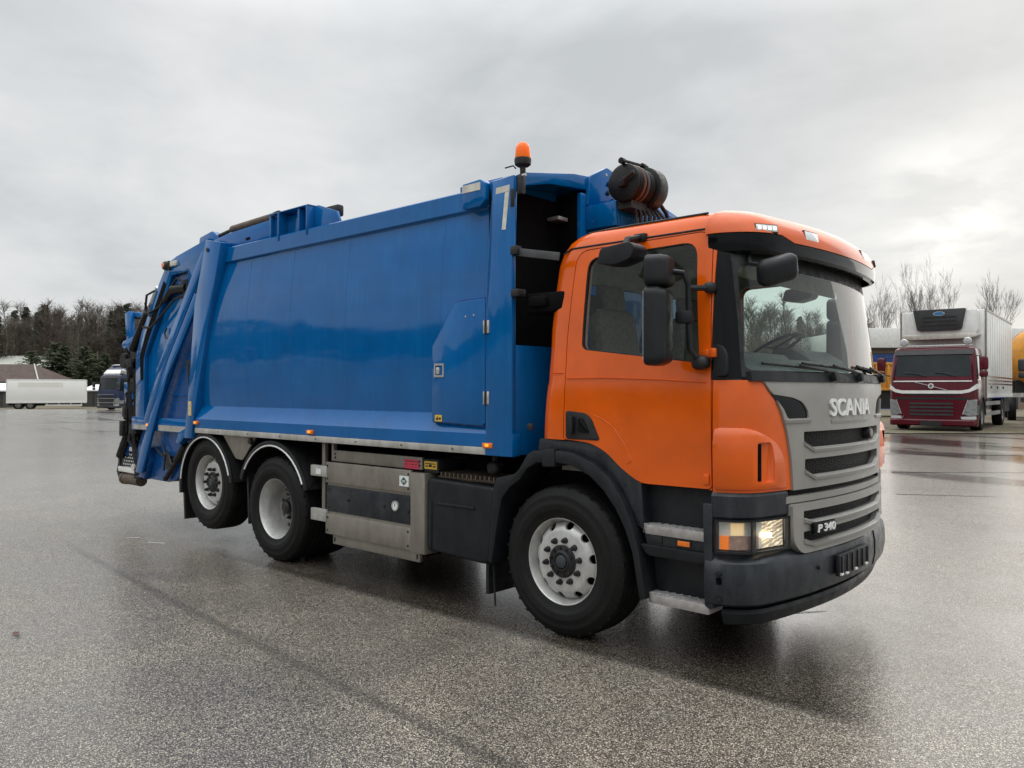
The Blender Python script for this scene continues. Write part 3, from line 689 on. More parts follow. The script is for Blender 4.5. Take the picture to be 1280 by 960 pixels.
lipo = MB().loft([outline(z, w, x0, 0.5, 0.30) for z, w, x0 in ((0.288, 1.14, 1.42), (0.305, 1.165, 1.45), (0.37, 1.185, 1.475), (0.392, 1.175, 1.465), (0.40, 1.14, 1.42))]).mesh('lip')
lipo = meet(cut(lipo, MB().loft([outline(z, 1.10, 1.38, 0.3, 0.25) for z in (0.2, 0.384)]).mesh('li')), bx(1.17, 3, -2, 2, 0.2, 0.5))
link('bumper_lip', lipo, 'plastic', TRUCK, 30)
link('bumper_gap_filler', meet(MB().loft([outline(z, 1.09, 1.37, 0.4, 0.25) for z in (0.36, 0.46)]).mesh('g'), bx(1.15, 3, -2, 2, 0.2, 1)), 'black', TRUCK)

# ---- steps below the door
for sgn in (-1, 1):
    ys = lambda a: sgn * a
    sb = MB().prism([(0.56, 1.10), (1.135, 1.10), (1.135, 0.42), (0.70, 0.42), (0.67, 0.70), (0.60, 0.95)], 'y', ys(1.02), ys(1.125)).build('step_well', 'plastic', TRUCK, 0.01)
    MB().prism([(0.66, 0.81), (1.13, 0.80), (1.13, 0.72), (0.69, 0.71)], 'y', ys(1.06), ys(1.215)).build('step_box', 'bumper', sb, 0.008)
    MB().prism(rounded([(0.64, 0.72), (1.135, 0.72), (1.135, 0.655), (0.70, 0.655)], 0.02, 3), 'y', ys(1.06), ys(1.228)).build('step_rail', 'plastic', sb, 0.008)
    MB().prism([(1.085, 1.02), (1.150, 1.02), (1.150, 0.40), (1.095, 0.40)], 'y', ys(1.1), ys(1.240)).build('step_post', 'bumper', sb, 0.012)
    for z, x0, w in ((0.842, 0.625, 1.225), (0.420, 0.675, 1.235)):
        st = MB().prism(rounded([(x0, ys(1.06)), (x0, ys(w - 0.05)), (x0 + 0.06, ys(w)), (1.125, ys(w + 0.005)), (1.125, ys(1.06))], [0.01, 0.03, 0.03, 0.015, 0.01], 3), 'z', z - 0.055, z).build('step_tread', 'step', sb, 0.006)
        b = MB()
        for i in range(9):       # raised anti-slip ribs crossing in a diamond pattern
            xa = x0 + 0.03 + i * 0.052
            for dx in (-0.10, 0.10):
                p = [(xa, 1.09), (xa + dx, w - 0.02)]
                if not all(x0 + 0.01 < q[0] < 1.115 for q in p): continue
                b.tube([(p[0][0], ys(p[0][1]), z + 0.001), (p[1][0], ys(p[1][1]), z + 0.001)], 0.005, 4)
        b.each('tread_rib', 'bright', st)
    MB().box(0.905, 1.0, ys(1.2), ys(1.224), 0.735, 0.778).build('side_reflector_frame', 'black', sb, 0.004)
    MB().box(0.912, 0.993, ys(1.21), ys(1.229), 0.741, 0.772).build('side_reflector', 'amber', sb, 0.003)
    MB().box(0.71, 0.80, ys(1.2), ys(1.222), 0.735, 0.785).build('latch_plate', 'black', sb, 0.006)
M.setdefault('x', M['black'])

# ---- inside the cab
MB().box(-0.12, 1.20, -1.05, 1.05, 1.12, 1.16).build('cab_floor', 'trim', TRUCK)
dsh = cut(meet(MB().loft([outline(z, 1.14 - dz, 1.38 - dz, 0.85, 0.22) for z, dz in ((1.20, 0.0), (1.60, 0.0), (1.69, -0.02), (1.76, 0.0), (1.84, 0.07), (1.885, 0.16), (1.895, 0.24))]).mesh('d'), bx(0.86, 2, -1.14, 1.14, 1.2, 2.0)))
DB = link('dashboard', dsh, 'dash', TRUCK)
MB().prism(rounded([(0.82, 1.80), (0.86, 1.985), (1.02, 1.99), (1.16, 1.90), (1.18, 1.80)], 0.04, 3), 'y', 0.22, 0.88).build('instrument_hood', 'dash', DB, 0.02)
MB().prism(rounded([(0.86, 1.86), (0.90, 1.935), (1.10, 1.93), (1.16, 1.86)], 0.02, 3), 'y', -0.95, -0.1).build('dash_shelf', 'dash', DB, 0.015)
b = MB(); b.lathe([(0.215 + 0.016 * cos(a), 0.012 * sin(a)) for a in [2 * pi * k / 8 for k in range(8)]], (0, 0, 0), 'z', 28, closed=True)
b.tube([(-0.2, 0, 0), (0.2, 0, 0)], 0.012, 6); b.tube([(0, 0, 0), (0.0, -0.2, 0)], 0.012, 6); b.tube([(0, 0, 0), (0, 0, -0.20)], 0.025, 8)
me = b.mesh('wheel'); me.transform(Matrix.Translation((0.74, 0.55, 2.02)) @ Matrix.Rotation(radians(-28), 4, 'Y') @ Matrix.Rotation(radians(90), 4, 'Z'))
link('steering_wheel', me, 'black', TRUCK)
for y in (-0.58, 0.55):
    st = MB().prism(rounded([(-0.02, 1.42), (0.50, 1.44), (0.52, 1.58), (0.02, 1.56)], 0.05), 'y', y - 0.25, y + 0.25).build('cab_seat', 'fabric', TRUCK, 0.03)
    MB().prism(rounded([(0.02, 1.55), (0.16, 1.55), (0.02, 2.28), (-0.09, 2.28)], 0.05), 'y', y - 0.24, y + 0.24).build('seat_back', 'fabric', st, 0.03)
    MB().prism(rounded([(-0.07, 2.27), (0.03, 2.27), (0.0, 2.46), (-0.09, 2.46)], 0.04), 'y', y - 0.13, y + 0.13).build('headrest', 'fabric', st, 0.03)
MB().box(1.02, 1.05, -1.0, 1.0, 2.42, 2.60).build('roof_console', 'trim', TRUCK, 0.01)

# ---- mirrors (both sides)
def soft_box(b, c, ax, ay, az, sx, sy, sz, n=3.2, u=18, w=12, taper=0.0):
    """superellipsoid housing"""
    c, ax, ay, az = Vector(c), Vector(ax).normalized(), Vector(ay).normalized(), Vector(az).normalized()
    pw = lambda v: math.copysign(abs(v) ** (2 / n), v); rings = []
    for j in range(w + 1):
        ph = -pi / 2 + pi * j / w
        ring = []
        for i in range(u):
            th = 2 * pi * i / u; k = 1 + taper * sin(ph)
            ring.append(c + ax * (pw(cos(ph)) * pw(cos(th)) * sx / 2 * k) + ay * (pw(cos(ph)) * pw(sin(th)) * sy / 2 * k) + az * (pw(sin(ph)) * sz / 2))
        rings.append(ring)
    b.loft(rings); return b
def housing(c, f, sd, dx, dy, dz, tp):
    """mirror housing: rounded shield that narrows towards its front"""
    c, f, sd = Vector(c), Vector(f).normalized(), Vector(sd).normalized(); up_ = Vector((0, 0, 1)); rings = []
    for u, k in ((-0.5, 1.0), (0.1, 0.98), (0.5, 0.80)):
        h, w = dz / 2 * (1 - (1 - k) * 0.5), dy / 2 * k
        pl = rounded([(-w, -h), (w, -h), (w, h), (-w, h)], tp, 4)
        rings.append([c + f * (u * dx) + sd * a + up_ * b_ for a, b_ in pl])
    return MB().loft(rings)
for s in (-1, 1):
    A = empty('mirror_assembly', (0, 0, 0)); A.parent = TRUCK
    fwd = Vector((0.92, s * -0.30, 0.0)); sid = Vector((0.30, s * 0.92, 0)).normalized()
    me_ = housing((0.925, s * 1.46, 2.055), fwd, sid * s, 0.13, 0.25, 0.46, 0.05).build('main_mirror', 'plastic', A, 0.022, 3)
    housing((0.930, s * 1.455, 2.375), fwd, sid * s, 0.14, 0.24, 0.185, 0.05).build('wide_angle_mirror', 'plastic', A, 0.026, 3)
    MB().obox(Vector((0.925, s * 1.46, 2.055)) - fwd.normalized() * 0.066, fwd, sid, (0, 0, 1), 0.006, 0.20, 0.40).build('mirror_glass', 'bright', me_)
    b = MB()
    b.tube([(0.965, s * 1.40, 2.38), (1.03, s * 1.36, 2.37), (1.05, s * 1.34, 2.30), (1.05, s * 1.335, 2.05), (1.055, s * 1.33, 1.92), (1.075, s * 1.30, 1.88), (1.10, s * 1.25, 1.865)], 0.0175, 10)
    b.build('mirror_arm', 'plastic', A)
    MB().tube([(1.05, s * 1.34, 2.28), (1.10, s * 1.25, 2.285), (1.115, s * 1.19, 2.29)], 0.018, 8).build('upper_stay', 'plastic', A)
    b = MB(); soft_box(b, (1.115, s * 1.20, 2.29), (1, 0, 0), (0, 1, 0), (0, 0, 1), 0.07, 0.085, 0.07, 2.4); b.build('stay_foot', 'black', A, merge=True)
    b = MB(); soft_box(b, (1.085, s * 1.255, 1.845), (1, 0, 0.1), (0, 1, 0), (-0.1, 0, 1), 0.105, 0.105, 0.085, 2.6); b.build('arm_foot', 'black', A, merge=True)
    MB().obox((1.03, s * 1.35, 2.11), fwd, sid, (0, 0, 1), 0.10, 0.05, 0.075).build('arm_clamp', 'plastic', A, 0.012)
    # kerb mirror above the side window
    K = empty('kerb_mirror', (0, 0, 0)); K.parent = TRUCK
    hb = MB().prism(rounded([(0.470, 2.470), (0.495, 2.565), (0.715, 2.582), (0.752, 2.545), (0.722, 2.478), (0.60, 2.450)], 0.025, 3), 'y', s * 1.30, s * 1.45); hb.build('mirror_housing', 'plastic', K, 0.045, 4)
    MB().tube([(0.60, s * 1.34, 2.56), (0.585, s * 1.28, 2.63), (0.58, s * 1.13, 2.665)], 0.022, 8).build('mirror_bracket', 'plastic', K)
    MB().box(0.54, 0.63, s * 1.10, s * 1.15, 2.635, 2.69).build('bracket_foot', 'plastic', K, 0.01)
b = MB(); F = empty('front_mirror', (0, 0, 0)); F.parent = TRUCK
b.obox((1.445, -1.01, 2.385), (0.75, -0.55, -0.25), (0.55, 0.80, 0.28), (0.05, -0.25, 1), 0.12, 0.25, 0.155); b.build('mirror_housing', 'plastic', F, 0.045, 4)
MB().tube([(1.25, -0.98, 2.52), (1.28, -1.02, 2.44), (1.37, -1.02, 2.42), (1.43, -0.98, 2.40)], 0.013, 8).build('mirror_bracket', 'black', F)
# ------------------------------------------------------------------ wheels and chassis
TYRE_P = [(0.292, 0.0), (0.300, -0.004), (0.318, -0.010), (0.345, -0.020), (0.352, -0.026), (0.362, -0.027), (0.385, -0.031), (0.398, -0.032), (0.405, -0.029), (0.440, -0.022), (0.447, -0.024), (0.456, -0.020), (0.478, -0.006), (0.486, 0.0), (0.497, 0.006), (0.509, 0.020), (0.5125, 0.036)]
def tyre(y, s, width=0.30, R=0.5165, seg=64):
    """tyre whose outer face lies at y and whose body runs inboard (towards s*-1)"""
    prof = [(r * R / 0.5165, -s * -h) for r, h in TYRE_P]
    out = [(r, s * (-h) ) for r, h in TYRE_P]
    tr = []
    g = [(0.06, 0.07), (0.115, 0.125), (0.175, 0.185), (0.23, 0.24)]
    for a, b in g: tr += [(R, a), (R - 0.013, a + 0.001), (R - 0.013, b - 0.001), (R, b)]
    full = [(r, h) for r, h in TYRE_P] + tr + [(r, width - h) for r, h in TYRE_P[::-1]]
    m = MB().lathe([(r, -s * h) for r, h in full], (0, y, 0), 'y', seg, closed=True)
    # shoulder lugs
    for k in range(seg):
        if k % 2: continue
        a = 2 * pi * (k + 0.5) / seg
        c = Vector((cos(a) * (R - 0.0205), y - s * 0.028, sin(a) * (R - 0.0205)))
        m.obox(c, (cos(a), 0, sin(a)), (0, 1, 0), (-sin(a), 0, cos(a)), 0.026, 0.044, 0.020)
    return m
def rim_disc(prof, seg, holes, rad, hr, y):
    d = MB().lathe(prof, (0, 0, 0), 'y', seg, closed=True).mesh('disc')
    c = MB()
    for k in range(holes):
        a = 2 * pi * (k + 0.5) / holes
        p = Vector((cos(a) * rad, 0, sin(a) * rad))
        ring = lambda h: [(p + Vector((cos(a), 0, sin(a))) * (cos(t) * hr * 0.8) + Vector((-sin(a), 0, cos(a))) * (sin(t) * hr) + Vector((0, h, 0)))[:] for t in [2 * pi * i / 14 for i in range(14)]]
        c.loft([ring(-0.3), ring(0.3)])
    return cut(d, c.mesh('holes'))
# profiles along +y = inboard for the near side
FLANGE = [(0.300, 0.002), (0.303, -0.004), (0.300, -0.010), (0.294, -0.010), (0.288, -0.004), (0.283, 0.02), (0.268, 0.05), (0.262, 0.20), (0.270, 0.22), (0.30, 0.28), (0.31, 0.28), (0.31, 0.26), (0.278, 0.20)]
CONVEX = [(0.276, 0.085), (0.268, 0.058), (0.252, 0.034), (0.230, 0.013), (0.212, 0.003), (0.198, 0.0), (0.10, 0.0), (0.10, 0.014), (0.196, 0.014), (0.210, 0.018), (0.227, 0.030), (0.246, 0.052), (0.262, 0.085)]
CONCAVE = [(0.272, 0.205), (0.262, 0.215), (0.240, 0.222), (0.21, 0.225), (0.10, 0.225), (0.10, 0.24), (0.272, 0.24)]
disc_cv = rim_disc(CONVEX, 80, 10, 0.243, 0.032, 0)
disc_cc = rim_disc(CONCAVE, 60, 10, 0.225, 0.026, 0)
rim_me = MB().lathe(FLANGE, (0, 0, 0), 'y', 64, closed=True).mesh('rim')
nut = MB().lathe([(0, -0.040), (0.010, -0.040), (0.012, -0.036), (0.012, -0.026), (0.0175, -0.025), (0.0185, -0.002), (0.023, 0.0), (0.023, 0.004), (0, 0.004)], (0, 0, 0), 'y', 10).mesh('nut')
cap_f = MB()
cap_f.lathe([(0, -0.006), (0.050, -0.006), (0.054, -0.020), (0.064, -0.020), (0.070, -0.012), (0.080, -0.009), (0.105, -0.008), (0.112, -0.004), (0.112, 0.02), (0, 0.02)], (0, 0, 0), 'y', 28)
for k in range(10):
    a = 2 * pi * k / 10; cap_f.lathe([(0, -0.020), (0.010, -0.020), (0.011, -0.008), (0, -0.008)], (0.093 * cos(a), 0, 0.093 * sin(a)), 'y', 8)
cap_f = cap_f.mesh('hub')
cap_r = MB().lathe([(0, 0.10), (0.05, 0.10), (0.062, 0.11), (0.066, 0.14), (0.085, 0.15), (0.092, 0.19), (0.115, 0.20), (0.118, 0.23), (0, 0.23)], (0, 0, 0), 'y', 28).mesh('hub')
cap_c = MB().lathe([(0, -0.026), (0.030, -0.025), (0.044, -0.020), (0.048, -0.008), (0.048, 0.0), (0, 0.0)], (0, 0, 0), 'y', 24).mesh('hub_centre')
ty_n = tyre(0, -1).mesh('tyre')
drum = MB().lathe([(0, 0.10), (0.255, 0.10), (0.258, 0.26), (0, 0.26)], (0, 0, 0), 'y', 32).mesh('brake_drum')
for me, mt in ((disc_cv, 'rimsilver'), (disc_cc, 'rimdirty'), (rim_me, 'rimsilver'), (nut, 'hub'), (cap_f, 'hub'), (cap_r, 'hub'), (cap_c, 'hubcap'), (drum, 'void'), (ty_n, 'tyre')):
    me.materials.clear(); me.materials.append(M[mt]); me.shade_smooth(); me.set_sharp_from_angle(angle=radians(40))
def inst(name, me, parent, loc=(0, 0, 0)):
    o = bpy.data.objects.new(name, me); COL.objects.link(o); o.parent = parent; o.location = loc; return o
def wheel(x, z, s, kind, rim_mat=None, rot=0.0, out=1.205):
    w = empty('wheel', (x, s * out, z)); w.parent = TRUCK
    w.rotation_euler = (0, rot, 0 if s < 0 else pi)     # far-side wheels are the same wheel turned round
    inst('tyre', ty_n, w); r = inst('rim', rim_me, w, (0, 0.008, 0))
    if kind == 'drive':
        inst('rim_disc', disc_cc, w, (0, 0.0, 0)); inst('hub_cap', cap_r, w)
        inst('inner_tyre', ty_n, w, (0, 0.335, 0))
        for k in range(10):
            a = 2 * pi * (k + 0.3) / 10; inst('wheel_nut', nut, w, (0.145 * cos(a), 0.222, 0.145 * sin(a)))
    else:
        inst('brake_drum', drum, w)
        dy = 0.014 if kind == 'front' else 0.050
        inst('rim_disc', disc_cv, w, (0, dy, 0)); inst('hub_cap', cap_f, w, (0, dy - 0.006, 0)); inst('hub_centre', cap_c, w, (0, dy - 0.006, 0))
        for k in range(10):
            a = 2 * pi * (k + 0.5) / 10; inst('wheel_nut', nut, w, (0.145 * cos(a), dy, 0.145 * sin(a)))
    return w
ZW = 0.512; XD, XT, LIFT = -3.60, -4.95, 0.154
for s in (-1, 1):
    wheel(0, ZW, s, 'front', rot=0.15); wheel(XD, ZW, s, 'drive', rot=0.5); t = wheel(XT, ZW + LIFT, s, 'tag', rot=0.9)
b = MB()
for s in (-1, 1):
    b.box(-6.2, 1.1, s * 0.38 - 0.04, s * 0.38 + 0.04, 0.72, 1.0)
b.each('frame_rail', 'chassis', TRUCK)
b = MB()
for x, z in ((0, ZW), (XD, ZW), (XT, ZW + LIFT)): b.tube([(x, -0.95, z), (x, 0.95, z)], 0.075, 10)
b.lathe([(0, -0.2), (0.16, -0.17), (0.22, 0), (0.16, 0.17), (0, 0.2)], (XD, 0, ZW), 'y', 16)
b.each('axle', 'chassis', TRUCK)
MB().box(-0.75, 0.75, -0.85, 0.85, 0.62, 1.12).build('engine_block', 'void', TRUCK, 0.03)
b = MB(); b.box(-2.7, -1.0, -0.85, 0.85, 0.50, 1.12); b.box(-3.1, -2.7, -0.6, 0.6, 0.55, 1.15); b.box(-5.6, -3.1, -0.55, 0.55, 0.75, 1.18)
b.each('underbody_gear', 'void', TRUCK, 0.02)
# front mudguard arch: outer and inner outline in side view
FO = [(-0.655, 0.42), (-0.60, 0.98), (-0.575, 1.045), (-0.40, 1.085), (-0.355, 1.12), (-0.275, 1.235), (-0.22, 1.262), (0.0, 1.272), (0.13, 1.262), (0.30, 1.205), (0.42, 1.12), (0.53, 0.985), (0.60, 0.84), (0.655, 0.66), (0.70, 0.385)]
FI = [(0.655, 0.37), (0.60, 0.66), (0.545, 0.80), (0.475, 0.92), (0.38, 1.03), (0.27, 1.115), (0.12, 1.175), (-0.02, 1.187), (-0.19, 1.175), (-0.28, 1.125), (-0.345, 1.045), (-0.44, 0.985), (-0.515, 0.90), (-0.56, 0.72), (-0.615, 0.41)]
for s in (-1, 1):
    g = MB().prism(FO + FI, 'y', s * 0.93, s * 1.255).build('front_mudguard', 'plastic', TRUCK, 0.014)
    MB().prism([(-0.13, 1.278), (-0.02, 1.283), (-0.02, 1.16), (-0.13, 1.155)], 'y', s * 1.0, s * 1.262).build('mudguard_joint', 'plastic', g, 0.006)
    # dark apron between the arch and the bottom edge of the cab
    ap = [(-0.20, 1.345), (0.25, 1.338), (0.375, 1.283), (0.50, 1.178), (0.64, 1.092), (0.66, 0.80), (0.60, 0.83), (0.53, 0.975), (0.42, 1.11), (0.30, 1.195), (0.13, 1.252), (0.0, 1.262), (-0.22, 1.252)]
    MB().prism(ap, 'y', s * 0.95, s * 1.205).build('mudguard_apron', 'bumper', g, 0.008)
    MB().prism(FI + [(0.66, 0.36)], 'y', s * 0.86, s * 0.90).build('wheel_well_liner', 'void', g)
    # black plastic side fuel tank
    b = MB(); b.prism(rounded([(-1.40, 0.40), (-1.40, 0.955), (-1.36, 0.985), (-0.67, 0.965), (-0.64, 0.94), (-0.70, 0.40), (-0.76, 0.375)], 0.05), 'y', s * 0.70, s * 1.19)
    T = b.build('side_tank', 'plastic', TRUCK, 0.035, 3)
    MB().prism([(-1.27, 0.775), (-0.85, 0.775), (-0.85, 0.80), (-1.27, 0.80)], 'y', s * 1.15, s * 1.203).build('tank_rib', 'plastic', T, 0.009)
    MB().prism([(-1.36, 0.80), (-1.33, 0.80), (-1.33, 0.42), (-1.36, 0.42)], 'y', s * 1.15, s * 1.198).build('tank_rib', 'plastic', T, 0.009)
    b = MB()
    for k in range(26): b.box(-1.30 + k * 0.024, -1.286 + k * 0.024, s * 0.85, s * 1.15, 0.99, 1.0 + 0.03 * (k % 2))
    b.box(-1.31, -0.66, s * 0.84, s * 1.12, 0.975, 1.005)
    b.build('tank_top_tread', 'wood_grey', T)
    # rear mudguards: half rings over drive and tag wheel, with a white piping
    for x, z, a0, a1, R in ((XD, 0.53, 20, 158, 0.655), (XT, 0.53 + 0.08, 10, 190, 0.60)):
        n = 22; o_ = []; i_ = []
        for k in range(n + 1):
            a = radians(a0 + (a1 - a0) * k / n); o_.append((x + R * cos(a), z + R * sin(a))); i_.append((x + (R - 0.02) * cos(a), z + (R - 0.02) * sin(a)))
        g = MB().prism(o_ + i_[::-1], 'y', s * 0.62, s * 1.235).build('rear_mudguard', 'black', TRUCK)
        i2 = [(x + (R - 0.055) * cos(radians(a0 + (a1 - a0) * k / n)), z + (R - 0.055) * sin(radians(a0 + (a1 - a0) * k / n))) for k in range(n + 1)]
        MB().prism([(p[0], p[1]) for p in o_] + i2[::-1], 'y', s * 1.236, s * 1.256).build('mudguard_rim', 'plastic', g, 0.005)
        MB().tube([(p[0] - (p[0] - x) * 0.075, s * 1.258, p[1] - (p[1] - z) * 0.075) for p in o_[1:-2]], 0.0085, 6).build('white_piping', 'white', g)
    MB().prism([(-5.57, 0.60), (-5.53, 0.64), (-5.50, 0.22), (-5.53, 0.20)], 'y', s * 0.68, s * 1.20).build('mud_flap', 'black', TRUCK)
    MB().prism([(-4.20, 0.95), (-4.17, 0.95), (-4.13, 0.30), (-4.16, 0.30)], 'y', s * 0.68, s * 1.18).build('mud_flap', 'black', TRUCK)
    MB().prism([(-0.80, 0.45), (-0.77, 0.45), (-0.77, 0.14), (-0.80, 0.14)], 'y', s * 0.75, s * 1.12).build('mud_flap', 'black', TRUCK)
    MB().prism(rounded([(-4.62, 1.215), (-3.93, 1.215), (-4.20, 0.955), (-4.34, 0.965)], 0.02, 2), 'y', s * 1.20, s * 1.225).build('mudguard_plate', 'steel', TRUCK, 0.004)
MB().lathe([(0, -0.03), (0.03, -0.028), (0.036, 0), (0, 0)], (-4.02, -1.226, 1.16), 'y', 12).build('plate_bolt', 'hub', TRUCK)

# stainless gas tank cabinet on the near side, built from separate sheets
G = empty('gas_tank_cabinet', (0, 0, 0)); G.parent = TRUCK
MB().box(-2.72, -1.46, -1.13, -0.65, 0.33, 1.09).build('cabinet_body', 'void', G)
for x0, x1, z0, z1, y, mt, nm in ((-2.695, -1.480, 1.032, 1.135, -1.165, 'steel', 'steel_sheet'), (-2.768, -1.578, 0.838, 1.026, -1.200, 'steel', 'steel_sheet'),
                                 (-2.766, -1.582, 0.575, 0.815, -1.185, 'bumper', 'dark_sheet'), (-2.766, -1.582, 0.370, 0.556, -1.200, 'steel', 'steel_sheet'),
                                 (-2.700, -1.505, 0.278, 0.366, -1.165, 'steel', 'steel_sheet')):
    sh = MB().box(x0, x1, y, y + 0.03, z0, z1).build(nm, mt, G, 0.006)
    b = MB()
    for x in (x0 + 0.03, x1 - 0.03):
        for z in (z0 + 0.035, z1 - 0.035): b.lathe([(0, -0.006), (0.010, -0.004), (0.011, 0.002), (0, 0.002)], (x, y, z), 'y', 8)
    if nm == 'dark_sheet':
        for k in range(5): b.lathe([(0, -0.006), (0.008, -0.004), (0.009, 0.002), (0, 0.002)], (x0 + 0.28 + k * 0.2, y + 0.012, z1 + 0.010), 'y', 8)
    b.each('sheet_screw', 'hub', sh)
b = MB(); b.box(-2.76, -1.59, -1.178, -1.15, 0.815, 0.838); b.box(-2.76, -1.59, -1.178, -1.15, 0.556, 0.575)
b.each('joint_strip', 'steel', G)
P_ = MB().prism([(-1.578, -1.205), (-1.405, -1.205), (-1.395, -1.06), (-1.578, -1.06)], 'z', 0.36, 1.012).build('corner_post', 'steel', G, 0.006)
MB().box(-1.47, -1.30, -1.15, -0.8, 1.015, 1.125).build('filler_box', 'black', G, 0.006)
MB().box(-1.462, -1.315, -1.155, -1.145, 1.045, 1.108).build('warning_sticker', 'ytape', G)
b = MB()
for k in range(3): b.box(-1.45 + k * 0.045, -1.42 + k * 0.045, -1.158, -1.154, 1.062, 1.072 + 0.01 * (k % 2))
b.box(-1.45, -1.33, -1.158, -1.154, 1.086, 1.092); b.build('sticker_print', 'black', G)
sk = MB().box(-1.695, -1.520, -1.170, -1.160, 1.036, 1.112).build('warning_sticker', 'pink', G)
b = MB(); b.box(-1.685, -1.53, -1.1725, -1.168, 1.092, 1.100)
for k in range(4): b.box(-1.68 + k * 0.04, -1.655 + k * 0.04, -1.1725, -1.168, 1.068, 1.076); b.box(-1.675 + k * 0.038, -1.655 + k * 0.038, -1.1725, -1.168, 1.048, 1.056)
b.build('sticker_print', 'rust', sk)
sk = MB().box(-1.715, -1.600, -1.206, -1.196, 0.890, 0.975).build('gas_sticker', 'print_white', G)
MB().prism([(-1.658, 0.966), (-1.618, 0.932), (-1.658, 0.898), (-1.698, 0.932)], 'y', -1.2085, -1.204).build('green_diamond', 'print_green', sk)
tm = fit_text(text_mesh('CNG', 0.05, 0.002, 0.001), 0.045, 0.020, lambda u, v, d: (-1.658 + u, -1.2095 - d, 0.932 + v))
link('sticker_print', tm, 'print_white', sk)
GA = MB().lathe([(0, -0.006), (0.034, -0.006), (0.036, -0.012), (0.042, -0.012), (0.044, 0), (0.044, 0.02), (0, 0.02)], (-1.785, -1.186, 0.715), 'y', 24).build('pressure_gauge', 'bright', G)
MB().lathe([(0, -0.0085), (0.032, -0.008), (0.032, 0), (0, 0)], (-1.785, -1.187, 0.715), 'y', 20).build('gauge_face', 'print_white', GA)
MB().box(-1.788, -1.783, -1.198, -1.195, 0.712, 0.738).build('gauge_needle', 'black', GA)
b = MB()
for x, r in ((-1.62, 0.030), (-1.93, 0.012), (-2.44, 0.012)): b.lathe([(0, -0.012), (r * 0.8, -0.010), (r, 0), (r, 0.01), (0, 0.01)], (x, -1.186, 0.70), 'y', 16)
b.each('filler_port', 'black', G)
b = MB(); b.box(-3.0, -2.745, -1.205, -1.16, 0.885, 0.985); BR = b.build('side_bracket', 'alu', TRUCK, 0.005)
MB().box(-2.91, -2.83, -1.209, -1.203, 0.905, 0.955).build('bracket_sticker', 'print_white', BR)
MB().box(-2.995, -2.755, -1.205, -1.16, 0.475, 0.585).build('side_bracket', 'alu', TRUCK, 0.005)
b = MB(); b.box(-2.885, -2.835, -1.158, -1.12, 0.55, 1.26); b.box(-2.735, -2.70, -1.158, -1.12, 1.03, 1.26); b.each('bracket_upright', 'steel', TRUCK, 0.004)
MB().tube([(-0.72, -1.12, 0.36), (-0.73, -1.1, 0.2), (-0.70, -1.12, 0.06)], 0.008, 5).build('hanging_cable', 'chassis', TRUCK)
b = MB(); soft_box(b, (-0.70, -1.13, 1.10), (1, 0, 0.2), (0, 1, 0), (-0.2, 0, 1), 0.11, 0.10, 0.10, 3.0); b.tube([(-0.70, -1.13, 1.14), (-0.70, -1.13, 1.22)], 0.02, 6); b.build('work_lamp', 'plastic', TRUCK)
# ------------------------------------------------------------------ compactor body
def sec(side):   # half section (|y|, z) of the hopper from bottom to roof
    arc = [(1.195 + 0.055 * sin(pi * min(1, max(0, (z - 1.50) / 1.50))) ** 0.8 - 0.010 * (z - 1.5), z) for z in [1.505 + (3.035 - 1.505) * i / 20 for i in range(21)]]
    return [(1.272, 1.262), (1.275, 1.268), (1.275, 1.362), (1.268, 1.372), (1.200, 1.495)] + arc + [(1.192, 3.045), (1.206, 3.048), (1.210, 3.055), (1.206, 3.195), (1.196, 3.205), (1.10, 3.225), (0.6, 3.30), (0.0, 3.33)]
half = sec(1)
ring = [(y, z) for y, z in half] + [(-y, z) for y, z in half[-2::-1]]
HB = MB().prism(ring, 'x', -5.12, -0.662).build('compactor_body', 'blue', TRUCK, angle=24)
def yb(z):
    return 1.195 + 0.055 * sin(pi * min(1, max(0, (z - 1.50) / 1.50))) ** 0.8 - 0.010 * (z - 1.5)
# thin raised weld seams between the sheets of the side wall
for s in (-1, 1):
    for x in (-4.10, -3.30, -2.42, -1.18):
        zs = [1.51 + 1.52 * i / 14 for i in range(15)]
        MB().tube([(x, s * (yb(z) + 0.000), z) for z in zs], 0.002, 4).build('weld_seam', 'blue', HB)
    MB().box(-5.12, -0.40, s * 1.262, s * 1.284, 1.208, 1.262).build('reflective_strip', 'alu', TRUCK, 0.003)
    b = MB(); b.box(-5.12, -0.5, s * 0.9, s * 1.262, 1.215, 1.258); b.build('body_sill', 'chassis', TRUCK)
    b = MB()
    for x in (-4.6, -4.0, -3.4, -2.8, -2.2, -1.6, -1.0): b.lathe([(0, -0.004), (0.008, -0.003), (0.009, 0.002), (0, 0.002)], (x, s * 1.284, 1.236), 'y', 6)
    b.each('strip_rivet', 'hub', TRUCK)
    for x, z, c in ((-5.085, 1.322, 1), (-2.885, 1.298, 1), (-0.623, 1.280, 1)):
        L = MB().box(x - 0.05, x + 0.05, s * 1.27, s * 1.30, z - 0.022, z + 0.018).build('marker_lamp', 'amber', TRUCK, 0.008)
        MB().box(x - 0.018, x + 0.018, s * 1.285, s * 1.305, z - 0.010, z + 0.010).build('marker_bulb', 'lit_amber', L, 0.004)
